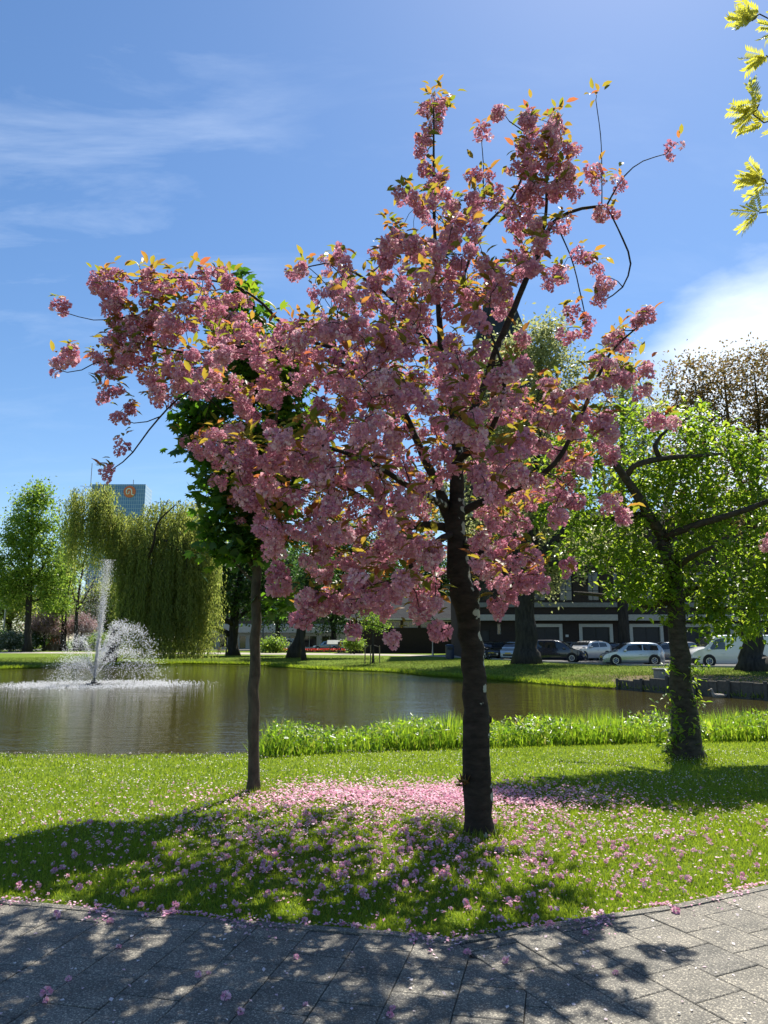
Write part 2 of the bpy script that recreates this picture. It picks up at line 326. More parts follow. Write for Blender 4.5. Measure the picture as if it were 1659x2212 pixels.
def watermat():
    m, n, l, o = nt('water'); b = n.new('ShaderNodeBsdfPrincipled'); l.new(b.outputs[0], o.inputs[0])
    tcn = n.new('ShaderNodeTexCoord')
    b.inputs['Base Color'].default_value = (.042, .034, .010, 1); b.inputs['Roughness'].default_value = .04; b.inputs['IOR'].default_value = 1.33; b.inputs['Specular IOR Level'].default_value = .5
    mp_ = n.new('ShaderNodeMapping'); mp_.inputs['Scale'].default_value = (.55, 1.9, 1); l.new(tcn.outputs['Object'], mp_.inputs[0])
    z = n.new('ShaderNodeTexNoise'); z.inputs['Scale'].default_value = 3.2; z.inputs['Detail'].default_value = 4; z.inputs['Roughness'].default_value = .6; l.new(mp_.outputs[0], z.inputs['Vector'])
    z2 = n.new('ShaderNodeTexNoise'); z2.inputs['Scale'].default_value = .5; z2.inputs['Detail'].default_value = 2; l.new(mp_.outputs[0], z2.inputs['Vector'])
    ad = n.new('ShaderNodeMath'); ad.operation = 'ADD'; l.new(z.outputs[0], ad.inputs[0]); l.new(z2.outputs[0], ad.inputs[1])
    bp = n.new('ShaderNodeBump'); bp.inputs['Distance'].default_value = .015; l.new(ad.outputs[0], bp.inputs['Height']); l.new(bp.outputs[0], b.inputs['Normal'])
watermat()
simple('sand', (.10, .085, .06), .95, var=.3, scale=20)
simple('asphalt', (.085, .082, .078), .9, var=.2, scale=3, bump=.004, bscale=90)
simple('path', (.34, .30, .25), .9, var=.15, scale=1.5)
simple('kerbstone', (.30, .29, .27), .85, var=.15)
simple('soil', (.05, .036, .024), .95, var=.4, scale=8, bump=.02)
brickmat('brick', (.040, .029, .025), (.055, .039, .032), (.05, .045, .04))
brickmat('pale_brick', (.16, .10, .075), (.20, .13, .09), (.16, .14, .12))
brickmat('slate', (.045, .047, .05), (.065, .066, .068), (.025, .025, .025), .3, .2, .012, .95)
brickmat('tower_slate', (.030, .036, .046), (.040, .046, .056), (.022, .025, .03), .35, .22, .012, .45)
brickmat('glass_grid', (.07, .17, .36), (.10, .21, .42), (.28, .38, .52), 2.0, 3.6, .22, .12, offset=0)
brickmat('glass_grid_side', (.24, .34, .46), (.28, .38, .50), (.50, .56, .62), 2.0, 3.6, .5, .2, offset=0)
simple('stone_trim', (.42, .40, .35), .8, var=.12)
simple('white_trim', (.62, .61, .57), .7, var=.08)
simple('white_wall', (.60, .60, .58), .8, var=.1, scale=.6)
simple('window_frame', (.50, .48, .42), .6, var=.08)
simple('pane', (.02, .024, .028), .06, var=.1, spec=.8)
simple('dark_door', (.022, .022, .024), .45, var=.2)
simple('steel', (.32, .33, .34), .4, .8, .1)
simple('dark_steel', (.03, .033, .036), .5, .4, .1)
simple('post_blue', (.03, .045, .07), .45, .2, .1)
simple('bin_blue', (.012, .022, .055), .35, .1, .15, spec=.5)
simple('tyre', (.016, .016, .017), .8, var=.15)
simple('rim', (.45, .46, .47), .3, .85, .08)
simple('car_glass', (.018, .022, .025), .04, var=.05, spec=.9)
simple('lamp_glass', (.62, .64, .66), .12, .2, .1, spec=.8)
simple('tail_lamp', (.38, .012, .015), .2, var=.1, spec=.7)
simple('plate', (.62, .42, .03), .5, var=.03)
simple('plastic_black', (.016, .016, .017), .55, var=.1)
for nm, c, mt in (('silver', (.40, .45, .50), .55), ('white', (.66, .66, .65), 0), ('black', (.010, .011, .013), .1), ('navy', (.012, .018, .038), .25), ('pearl', (.50, .50, .49), .2), ('paleblue', (.42, .50, .57), .3), ('beige', (.46, .43, .36), .1), ('grey', (.16, .17, .18), .4)):
    simple('paint_' + nm, c, .25, mt, .03, 2, coat=.8, spec=.5)
simple('wood', (.20, .145, .09), .8, var=.25, scale=14)
simple('revet_wood', (.095, .085, .068), .9, var=.35, scale=9, bump=.006)
simple('concrete', (.22, .22, .20), .9, var=.2, scale=7)
simple('skin', (.50, .30, .22), .55, var=.05)
simple('hair', (.03, .02, .015), .7, var=.2)
simple('cloth_white', (.65, .65, .63), .9, var=.06)
simple('cloth_dark', (.02, .022, .03), .9, var=.15)
simple('cloth_red', (.42, .07, .045), .9, var=.1)
simple('cloth_blue', (.04, .16, .36), .8, var=.1)
simple('feather_grey', (.26, .23, .19), .8, var=.5, scale=18)
simple('feather_black', (.012, .012, .014), .6, var=.2)
simple('bill_white', (.75, .72, .66), .5, var=.05)
simple('bill_yellow', (.55, .33, .05), .5, var=.05)
simple('logo_orange', (.62, .16, .06), .5, var=.06)
simple('logo_white', (.75, .70, .66), .5, var=.04)
simple('sign_print', (.22, .25, .21), .5, var=.5, scale=9)

# ------------------------------------------------------------------ the setting: ground, pond, pavement, paths
WZ = -0.40
far_px = [(0, 1446), (150, 1441), (297, 1437), (397, 1434), (480, 1435), (562, 1437), (665, 1446), (740, 1449), (814, 1451), (867, 1454), (933, 1461), (1052, 1468), (1150, 1476), (1231, 1483), (1316, 1488), (1357, 1490), (1452, 1498), (1560, 1505), (1659, 1512)]
far_edge = [tuple(G(u, v, WZ)[:2]) for u, v in far_px]
near_edge = [(16, 15.2), (10, 13.8), (6.2, 12.85), (4.1, 12.6), (2.5, 12.3), (1.2, 12.0), (0, 11.75), (-1.0, 11.4), (-1.5, 11.15), (-2.4, 11.02), (-3.4, 10.98), (-5.4, 11.0), (-9, 11.3), (-16, 12.5), (-28, 16), (-40, 23)]
right_end = [(15.2, 24.2), (17.5, 21.5), (19, 19), (18.5, 16.8)]
left_end = [(-46, 34), (-43, 44), (-35, 50)]
pond = np.array(left_end + far_edge + right_end + near_edge)          # clockwise seen from above: left, far, right, near
npond = len(pond)
is_near = np.array([0] * (len(left_end) + len(far_edge) + len(right_end)) + [1] * len(near_edge))
nxt = np.roll(pond, -1, 0); prv = np.roll(pond, 1, 0); tg = nxt - prv; tg /= np.linalg.norm(tg, axis=1)[:, None]
outn = np.stack([-tg[:, 1], tg[:, 0]], 1)
cen = np.array((-8.0, 30.0))
def ring(off, z): return np.column_stack([pond + outn * off[:, None], np.broadcast_to(z, npond)])
w1 = np.where(is_near, .05, .12); w2 = np.where(is_near, .16, .9); w3 = np.where(is_near, .5, 3.6)
rings = [ring(w1 * 0 - .15, -0.9), ring(w1 * 0, WZ - .02), ring(w1, np.where(is_near, -.12, -.27)), ring(w2, np.where(is_near, -.02, -.17)), ring(w3, np.zeros(npond))]
base = rings[-1][:, :2]; rad = base - cen
for s_, z_ in ((1.25, 0.0), (2.2, 0.0), (5, 0.0), (60, 0.0)): rings.append(np.column_stack([cen + rad * s_, np.full(npond, z_)]))
GV = np.concatenate(rings); GF = [(k * npond + i, k * npond + (i + 1) % npond, (k + 1) * npond + (i + 1) % npond, (k + 1) * npond + i) for k in range(len(rings) - 1) for i in range(npond)]
tag(obj('ground', mesh('ground', GV, GF, 'lawn')), kind='structure')
bed = np.column_stack([pond - outn * .1, np.full(npond, -.88)])
tag(obj('pond_bed', mesh('pond_bed', bed, [tuple(range(npond))], 'soil')), kind='structure')
wp = np.column_stack([pond + outn * .04, np.full(npond, WZ)])
tag(obj('water', mesh('water', wp, [tuple(range(npond))], 'water')), kind='structure')

def sheet(name, poly, z, mat, t=None):
    if t is None: me = mesh(name, [(p[0], p[1], z) for p in poly], [tuple(range(len(poly)))], mat)
    else:
        b = MB().prism(poly, z - t, z); me = mesh(name, np.concatenate(b.v), b.f, mat)
    return tag(obj(name, me), kind='structure')
# road with the parked cars, kerb, path beyond the pond
road = [(9.5, 66), (11.5, 57.5), (15.5, 49.6), (20, 46.2), (27, 43.2), (48, 38), (60, 38), (60, 70.8), (8.6, 70.8)]
sheet('road', road, .006, 'asphalt')
kb = MB()
line = np.array([(9.3, 66), (11.3, 57.3), (15.4, 49.3), (19.9, 46.0), (26.9, 43.0), (48, 37.8)])
for a, b in zip(line[:-1], line[1:]):
    d = (b - a) / np.linalg.norm(b - a); nn = np.array((d[1], -d[0])) * .07
    kb.prism([a - nn, b - nn, b + nn, a + nn], -.02, .11)
tag(kb.build('road_kerb', 'kerbstone'), kind='structure')
pathp = [(9.4, 67), (4.5, 78), (-2, 84), (-12, 88), (-24, 92), (-45, 97), (-80, 101), (-80, 110), (-45, 108), (-24, 104), (-10, 99), (0, 92), (7, 84), (11, 72)]
sheet('park_path', pathp, .010, 'path')
sheet('street', [(-90, 128), (16, 128), (16, 146.5), (-90, 146.5)], .008, 'asphalt')

# pavement of square slabs, two fields that meet at an angle
EDGE = [(-9.0, 6.5), (-2.37, 4.94), (-1.71, 4.79), (-0.87, 4.60), (0.12, 4.41), (0.36, 4.33), (0.6, 4.40), (1.12, 4.62), (1.74, 4.84), (2.52, 5.22), (9.0, 8.4)]
pv = sheet('pavement', EDGE + [(9.0, -6), (-9.0, -6)], .006, 'sand')
def clip(poly, a, n):                           # keep the side where (p-a).n <= 0
    out = []
    for i in range(len(poly)):
        p, q = np.array(poly[i]), np.array(poly[(i + 1) % len(poly)]); dp, dq = np.dot(p - a, n), np.dot(q - a, n)
        if dp <= 0: out.append(tuple(p))
        if dp * dq < 0: out.append(tuple(p + (q - p) * dp / (dp - dq)))
    return out
def area(p): return abs(sum(p[i][0] * p[(i + 1) % len(p)][1] - p[(i + 1) % len(p)][0] * p[i][1] for i in range(len(p)))) / 2
S_, GAP = .30, .0045
vtx = np.array((0.36, 4.33))
def nrm(v): v = np.array(v, float); return v / np.linalg.norm(v)
la = nrm((0.225, .974)); lb = np.array((la[1], -la[0]))               # left field
ra = nrm((-.43, .90)); rb = np.array((ra[1], -ra[0]))                  # right field
seam_n = np.array((ra[1], -ra[0]))                                     # seam runs along ra through the corner
dl = nrm(np.array((-2.37, 4.94)) - np.array((0.12, 4.41))); nl = np.array((-dl[1], dl[0])); nl = nl if nl[1] > 0 else -nl
dr = nrm(np.array((2.52, 5.22)) - np.array((0.6, 4.40))); nr = np.array((-dr[1], dr[0])); nr = nr if nr[1] > 0 else -nr
slabs = []
for ax, bx, org, sd, en, ep in ((la, lb, np.array((0.02, 3.66)), 1, nl, np.array((0.12, 4.41))), (ra, rb, vtx, -1, nr, np.array((0.6, 4.40)))):
    for i in range(-24, 24):
        for j in range(-22, 14):
            c0 = org + bx * S_ * i + ax * S_ * (j + .5 * (i % 2) + (.21 if sd == 1 else .37))
            g = GAP / 2
            q = [c0 + bx * g + ax * g, c0 + bx * (S_ - g) + ax * g, c0 + bx * (S_ - g) + ax * (S_ - g), c0 + bx * g + ax * (S_ - g)]
            q = clip([tuple(x) for x in q], vtx - seam_n * sd * .004, seam_n * sd)
            if len(q) > 2: q = clip(q, ep - en * .068, en)
            if len(q) > 2 and area(q) > .004:
                cc = np.mean(q, 0)
                if abs(cc[0]) < 6 and cc[1] > -.5: slabs.append((q, cc))
slabs.sort(key=lambda t: (abs(t[1][0]) > .60 * t[1][1] + .3) * 100 + abs(t[1][1] - 3.2) * 100 * (t[1][1] < 3.0) + abs(t[1][0]))
def slab_mesh(b, q, cc, z0, z1, dz=(0, 0, 0)):
    k = len(q); q = np.array(q); ins = cc + (q - cc) * (1 - .004 / .15)
    def tz(p): return z1 + (p[0] - cc[0]) * dz[0] + (p[1] - cc[1]) * dz[1] + dz[2]
    V = [(p[0], p[1], z0) for p in q] + [(p[0], p[1], tz(p) - .003) for p in q] + [(p[0], p[1], tz(p)) for p in ins]
    Fc = [(i, (i + 1) % k, k + (i + 1) % k, k + i) for i in range(k)] + [(k + i, k + (i + 1) % k, 2 * k + (i + 1) % k, 2 * k + i) for i in range(k)] + [tuple(range(2 * k, 3 * k))]
    b.add(V, Fc)
rest = MB()
for n_, (q, cc) in enumerate(slabs):
    dz = (random.gauss(0, .005), random.gauss(0, .005), random.gauss(0, .0008))
    if n_ < 300:
        b = MB(); slab_mesh(b, q, cc, .006, .024, dz); V = np.concatenate(b.v) - np.array((*cc, 0))
        obj('slab', mesh('slab', V, b.f, 'slab'), pv, (*cc, 0))
    else: slab_mesh(rest, q, cc, .006, .024, dz)
tag(rest.build('far_slabs', 'slab', pv), kind='stuff')
for (a, b) in zip(EDGE[:-1], EDGE[1:]):
    a, b = np.array(a), np.array(b); L = np.linalg.norm(b - a); d = (b - a) / L; nn = np.array((-d[1], d[0])); k = max(1, round(L / .8))
    for i in range(k):
        p, q = a + d * L * i / k + d * .003, a + d * L * (i + 1) / k - d * .003
        bb = MB(); cc = (p + q) / 2 - nn * .034; slab_mesh(bb, [p - nn * .064, q - nn * .064, q - nn * .004, p - nn * .004], cc, .004, .030)
        obj('edging_stone', mesh('edging_stone', np.concatenate(bb.v) - np.array((*cc, 0)), bb.f, 'slab'), pv, (*cc, 0))
# ------------------------------------------------------------------ leaves and branches
def unit(a): return a / (np.linalg.norm(a, axis=-1, keepdims=True) + 1e-9)
def rdir(n): return unit(rng.normal(size=(n, 3)))
def leaves(B, D, N, L, W, droop=.25, kind='leaf'):
    """B base points, D directions, N face normals, L lengths, W widths -> vertices, triangles"""
    n = len(B); D = unit(D); Sd = unit(np.cross(D, N)); Nn = unit(np.cross(Sd, D)); L = np.broadcast_to(L, n)[:, None]; W = np.broadcast_to(W, n)[:, None]
    if kind == 'diamond':
        mid = B + D * L * .45 - Nn * L * droop * .15
        V = np.stack([B, mid - Sd * W * .5 + Nn * W * .12, B + D * L - Nn * L * droop * .5, mid + Sd * W * .5 + Nn * W * .12], 1)
        T = np.array([(0, 2, 1), (0, 3, 2)])
    elif kind == 'blade':
        m1 = B + D * L * .5
        tip = B + D * L + Nn * L * droop
        V = np.stack([B - Sd * W * .5, B + Sd * W * .5, m1 + Sd * W * .42 + Nn * L * droop * .25, m1 - Sd * W * .42 + Nn * L * droop * .25, tip], 1)
        T = np.array([(0, 1, 2), (0, 2, 3), (3, 2, 4)])
    elif kind == 'maple':
        pr = [(0, 0), (-.28, .10), (-.62, .30), (-.34, .46), (-.40, .78), (-.12, .66), (0, 1.0), (.12, .66), (.40, .78), (.34, .46), (.62, .30), (.28, .10)]
        V = np.stack([B + Sd * W * a - Nn * L * droop * (b * b + a * a * .9) + D * L * b for a, b in pr], 1)
        T = np.array([(0, i + 1, i + 2) if 0 else (0, i + 2, i + 1) for i in range(10)])
    else:
        def pt(s, w, sg): return B + D * L * s - Nn * L * droop * s * s + sg * Sd * W * w * .5 + Nn * W * .18 * abs(sg)
        V = np.stack([B, pt(.30, .85, -1), pt(.30, .85, 1), pt(.66, .80, -1), pt(.66, .80, 1), pt(1.0, 0, 0), pt(.48, 0, 0)], 1)
        T = np.array([(0, 6, 1), (0, 2, 6), (1, 6, 3), (2, 4, 6), (3, 6, 5), (4, 5, 6)])
    k = V.shape[1]; Fc = (T[None] + (np.arange(n) * k)[:, None, None]).reshape(-1, 3)
    return V.reshape(-1, 3), Fc, len(T)
def leaf_obj(name, parent, mat, B, D, N, L, W, droop, kind, off, rnd=None, stuff=True):
    V, Fc, k = leaves(B, D, N, L, W, droop, kind)
    r = rng.random(len(B)) if rnd is None else rnd
    o = obj(name, mesh(name, V - np.asarray(off), Fc, mat, False, np.repeat(r, k)), parent)
    if stuff: o['kind'] = 'stuff'
    return o
def resample(pts, seg):
    p = smooth_path(pts, 8); d = np.r_[0, np.cumsum(np.linalg.norm(np.diff(p[:, :3], axis=0), axis=1))]
    s = np.linspace(0, d[-1], max(3, int(d[-1] / seg) + 1)); return np.column_stack([np.interp(s, d, p[:, i]) for i in range(p.shape[1])])
def grow(limbs, targets, seg, rtip, wig=.12, up=.15, sides=5, stiff=.7):
    """limbs: rows x, y, z, radius. Twigs run from the nearest wood to every target. Returns limb mesh, twig mesh, twig tips' directions"""
    LB = MB(); TB = MB(); nodes = []; nr = []
    for lm in limbs:
        p = resample(lm, seg); j = rng.normal(0, 1, (len(p), 3)) * p[:, 3:4] * .10; j[0] = 0
        q = p[:, :3] + j; LB.tube(q, p[:, 3] * (1 + rng.normal(0, .04, len(p))), 12 if p[0, 3] > .03 else 7)
        nodes += list(q[1:]); nr += list(p[1:, 3])
    nodes = np.array(nodes); nr = np.array(nr)
    T = np.asarray(targets); dirs = np.zeros_like(T)
    d0 = np.array([np.min(np.linalg.norm(nodes - t, axis=1)) for t in T]); order = np.argsort(d0)
    cap = len(nodes) + int(sum(d0 / seg + 4) * 1.2) + 100; NP = np.zeros((cap, 3)); NR = np.zeros(cap); cnt = len(nodes); NP[:cnt] = nodes; NR[:cnt] = nr
    for ti in order:
        t = T[ti]; v = t - NP[:cnt]; d = np.linalg.norm(v, axis=1); i = int(np.argmin(d * (1 + .25 * (v[:, 2] < -.2 * d)))); a = NP[i]; dd = d[i]
        if dd < 1e-3: dirs[ti] = (0, 0, 1); continue
        k = max(3, int(dd / seg) + 1); m = (a + t) / 2 + rng.normal(0, wig, 3) * dd + np.array((0, 0, up * dd))
        s = np.linspace(0, 1, k + 1)[:, None]; q = (1 - s) ** 2 * a + 2 * s * (1 - s) * m + s * s * t; q[1:-1] += rng.normal(0, .02, (k - 1, 3)) * dd
        r0 = min(NR[i] * stiff, rtip * (1 + 2.2 * math.sqrt(dd / (seg * 6)))); r = np.linspace(max(r0, rtip), rtip, k + 1)
        TB.tube(q, r, sides, False); e = cnt + k; NP[cnt:e] = q[1:]; NR[cnt:e] = r[1:]; cnt = e
        dirs[ti] = unit(q[-1] - q[-2])
    return LB, TB, dirs
def in_blobs(blobs, n, Y, depth=1.0, shell=.5):
    """n points through ellipsoids whose outlines are given in pixels (u, v, ru, rv[, dY])"""
    w = np.array([b[2] * b[3] for b in blobs], float) ** .75; w /= w.sum(); idx = rng.choice(len(blobs), n, p=w); out = np.empty((n, 3))
    d = rdir(n); r = rng.random(n) ** (1 / 3); r = r * (1 - shell) + shell * (.75 + .25 * rng.random(n)) * (r > .2)
    for i in range(n):
        b = blobs[idx[i]]; YY = Y + (b[4] if len(b) > 4 else 0); out[i] = P(b[0] + d[i, 0] * b[2] * r[i], b[1] - d[i, 2] * b[3] * r[i], YY + d[i, 1] * r[i] * depth * b[2] / F * YY)
    return out
def px_limb(rows, Y):                            # rows (u, v, radius in px[, dY]) at about the distance Y
    out = []
    for r in rows:
        YY = Y + (r[3] if len(r) > 3 else 0); out.append((*P(r[0], r[1], YY), r[2] / F * YY))
    return out
def far_tree(name, label, base_px, blobs, limbs, mat, bk='dark_bark', nt_=260, per=60, size=.3, wr=.6, spread=.8, cat='tree', group=None, Y=None, depth=1.0, rtip=.02, seg=.6, shell=.5, droop=.3, hang=0.0):
    b = G(*base_px) if Y is None else np.array((X(base_px[0], Y), Y, 0.0)); Y = b[1]
    root = thing(name, b, label, cat, group)
    LM = [px_limb(l, Y) for l in limbs]
    x, y, z, r = LM[0][0]; LM[0] = [(x, y, -.15, r * 1.55), (x, y, .12, r * 1.3), (x * .5 + LM[0][1][0] * .5, y, max(.5, r * 1.5), r * 1.02)] + LM[0][1:]
    T = in_blobs(blobs, nt_, Y, depth, shell)
    LB, TB, dirs = grow(LM, T, seg, rtip)
    LB.build('trunk', bk, root, True, b)
    tag(TB.build('branches', bk, root, False, b), kind='stuff')
    n = nt_ * per; src = np.repeat(T, per, 0); Bp = src + rng.normal(0, 1, (n, 3)) * spread * np.array((1, 1, .8)) * (rng.random((n, 1)) ** .5)
    D = rdir(n) * .9 + np.repeat(dirs, per, 0) * .4; D[:, 2] -= .15 + hang; N = rdir(n) + np.array((0, 0, 1.0))
    leaf_obj('crown', root, mat, Bp, D, N, size * rng.uniform(.6, 1.25, n), size * wr * rng.uniform(.7, 1.2, n), droop, 'diamond', b)
    return root

# ------------------------------------------------------------------ double blossom of the ornamental cherry
def flower(rad_, npet, flat=1.0):
    """pompom of ruffled petals -> vertices, triangles, per-face value"""
    k = npet; i = np.arange(k) + .5; ph = np.arccos(1 - 1.75 * i / k); th = math.pi * (1 + 5 ** .5) * i
    d = np.stack([np.cos(th) * np.sin(ph), np.sin(th) * np.sin(ph), np.cos(ph)], 1); d = unit(d + rng.normal(0, .18, (k, 3)))
    N = rdir(k) * .7 + np.cross(d, rdir(k)); Sd = unit(np.cross(d, N)); Nn = unit(np.cross(Sd, d))
    L = rad_ * rng.uniform(.8, 1.15, k)[:, None]; W = rad_ * rng.uniform(.55, .85, k)[:, None]
    b = d * L * .25; t = d * L
    V = np.stack([b, t * .78 - Sd * W * .55 + Nn * W * .25, t - Sd * W * .2 - Nn * W * .1, t * .93, t + Sd * W * .25 + Nn * W * .12, t * .78 + Sd * W * .55 - Nn * W * .2], 1)
    T = np.array([(0, 2, 1), (0, 3, 2), (0, 4, 3), (0, 5, 4)]); Fc = (T[None] + (np.arange(k) * 6)[:, None, None]).reshape(-1, 3)
    V = V.reshape(-1, 3); V[:, 2] *= flat
    return V, Fc, np.repeat(rng.random(k), 4)
def cluster(nf, size, npet=16):
    """bunch of hanging pompoms; origin where the stalks meet, above the bunch"""
    Vs, Fs, As = [], [], []; n0 = 0; pos = []
    for a in range(nf):
        for _ in range(40):
            d = rdir(1)[0]; d[2] = d[2] * .85 - .1; p = d * size * rng.uniform(.5, 1.0)
            if all(np.linalg.norm(p - q) > size * .5 for q in pos): break
        pos.append(p)
        V, Fc, at = flower(size * .62, npet); q = unit(p + np.array((0, 0, .001))); rot = Vector((0, 0, 1)).rotation_difference(Vector(q)).to_matrix()
        V = V @ np.array(rot).T + p - np.array((0, 0, size * .8)); base_ = rng.random() * .55
        Vs.append(V); Fs.append(Fc + n0); As.append(np.clip(base_ + at * .42, 0, .999)); n0 += len(V)
    return np.concatenate(Vs), np.concatenate(Fs), np.concatenate(As)
CL = [cluster(nf, .060) for nf in (6, 7, 8, 9, 9, 10)]
CLO = [cluster(nf, .062, 11) for nf in (6, 7, 7, 8, 6)]
CLM = [mesh('blossom_cluster', V, Fc, 'petal', False, A) for V, Fc, A in CL]
FL = [flower(.024, 22, .75) for _ in range(4)]
FLM = [mesh('fallen_blossom', V, Fc, 'petal_fallen', False, A) for V, Fc, A in FL]
def one_leaf(mat, kind, L, W, droop, k=3):
    out = []
    for _ in range(k):
        V, Fc, m = leaves(np.zeros((1, 3)), np.array([[0, 1.0, 0]]), np.array([[0, 0, 1.0]]), L * rng.uniform(.9, 1.1), W * rng.uniform(.85, 1.15), droop * rng.uniform(.5, 1.5), kind); out.append(mesh('leaf', V, Fc, mat))
    return out
def leaf_frame(B, D, N, s=1.0):
    D = Vector(D).normalized(); Sx = D.cross(Vector(N)).normalized(); Nz = Sx.cross(D).normalized()
    m = Matrix((Sx, D, Nz)).transposed().to_4x4(); m = m @ Matrix.Scale(s, 4); m.translation = Vector(B); return m

# ------------------------------------------------------------------ the cherry in bloom
CY = G(1035, 1805)[1]; cb = G(1035, 1805)
root = thing('cherry_tree', cb, 'cherry tree in full pink double blossom with dark lichen-spotted trunk', 'tree')
def cl_(rows): return px_limb(rows if rows[0][1] > 1800 else [(r[0], r[1], max(1.0, r[2] * .78), *r[3:]) for r in rows], CY)
limbs = [
    cl_([(1036, 1822, 42), (1036, 1802, 35), (1034, 1760, 31), (1033, 1700, 30), (1030, 1600, 28), (1025, 1500, 26.5), (1018, 1400, 25.5), (1012, 1330, 27), (1004, 1285, 29), (994, 1240, 25), (988, 1190, 23), (985, 1140, 22), (986, 1080, 17), (988, 1000, 14), (984, 920, 11), (970, 840, 8.5), (955, 760, 8.5), (946, 650, 6, .1), (940, 520, 4.6, .1), (937, 400, 3.4), (937, 225, 1.6)]),
    cl_([(980, 1140, 17), (962, 1090, 16), (938, 1030, 14, -.1), (908, 972, 12, -.15), (880, 905, 10, -.2), (820, 830, 8, -.2), (700, 775, 6.5, -.1), (560, 745, 5, 0), (430, 765, 3.6, .1), (300, 740, 2)]),
    cl_([(982, 1150, 15), (940, 1135, 13, .1), (880, 1135, 10, .3), (820, 1100, 8, .6), (720, 1040, 6, .9), (610, 1010, 4, 1.1)]),
    cl_([(815, 826, 7, -.2), (740, 760, 6, 0), (660, 735, 5.5, .1), (610, 700, 5, .1), (560, 650, 4, 0), (500, 615, 3.2, 0), (400, 600, 2.2, 0), (330, 605, 1.6, 0)]),
    cl_([(992, 1110, 12), (1060, 1075, 10, -.1), (1130, 1050, 9, -.2), (1195, 1005, 7.5, -.3), (1240, 930, 6.5, -.3), (1280, 840, 5.5, -.3), (1320, 760, 4, -.3), (1390, 695, 2, -.3)]),
    cl_([(986, 960, 12), (1030, 870, 11, .2), (1080, 740, 10, .3), (1130, 620, 9, .3), (1165, 545, 8, .3), (1195, 480, 6.5, .3), (1250, 452, 5, .3), (1310, 445, 3.6, .3)]),
    cl_([(994, 1170, 11), (1035, 1190, 9, -.2), (1080, 1225, 7, -.4), (1115, 1270, 4.5, -.5)]),
    cl_([(980, 1150, 10), (930, 1180, 8, -.4), (870, 1240, 6, -.7), (800, 1290, 4, -.9), (740, 1310, 2.5, -1)]),
    cl_([(965, 1095, 12), (900, 1060, 9, -.7), (800, 1000, 7, -1.3), (690, 960, 4, -1.7)]),
    cl_([(990, 1040, 12), (1000, 920, 9, .8), (940, 760, 6, 1.4), (860, 640, 3, 1.6)]),
    cl_([(986, 1000, 11), (1060, 930, 8, -.6), (1090, 820, 6, -1), (1060, 720, 3, -1.1)]),
    cl_([(940, 780, 6), (880, 680, 5, .3), (800, 610, 4, .5), (720, 570, 2.5, .5), (650, 580, 1.6, .5)]),
    cl_([(1165, 545, 6, .3), (1180, 450, 5, .2), (1180, 370, 4, .2), (1190, 280, 2, .2)]),
    cl_([(1000, 600, 5, .2), (1040, 500, 4.5, .2), (1110, 420, 3.5, .1), (1150, 310, 2, .1), (1100, 262, 1.6, .1)]),
    cl_([(1310, 445, 2.2, .3), (1340, 505, 2.6, .3), (1362, 565, 2.6, .3), (1345, 620, 2.4, .3), (1300, 652, 1.8, .3)]),
    cl_([(1310, 445, 2.8, .3), (1345, 385, 2.3, .3), (1385, 350, 1.7, .3), (1440, 332, 1.2, .3)]),
    cl_([(1300, 440, 1.8, .3), (1300, 380, 1.6, .3), (1298, 300, 1.4, .3), (1287, 215, 1.0, .3)]),
    cl_([(1040, 450, 2, .2), (1045, 380, 1.6, .2), (1040, 300, 1.2, .2)]),
    cl_([(1200, 480, 2.5, .3), (1235, 560, 2, .3), (1255, 640, 1.8, .3), (1268, 700, 1.6, .3)]),
    cl_([(300, 680, 2, 0), (210, 692, 1.4, 0), (140, 675, 1.0, 0)]),
    cl_([(300, 760, 2, 0), (215, 780, 1.6, 0), (160, 805, 1.3, 0), (115, 795, 1, 0)]),
    cl_([(430, 830, 3, .1), (375, 870, 2.6, .1), (325, 925, 2.3, .1), (280, 985, 2.0, .1), (240, 1015, 1.4, .1)]),
    cl_([(345, 900, 1.8, .1), (300, 915, 1.4, .1), (262, 905, 1.1, .1)]),
]
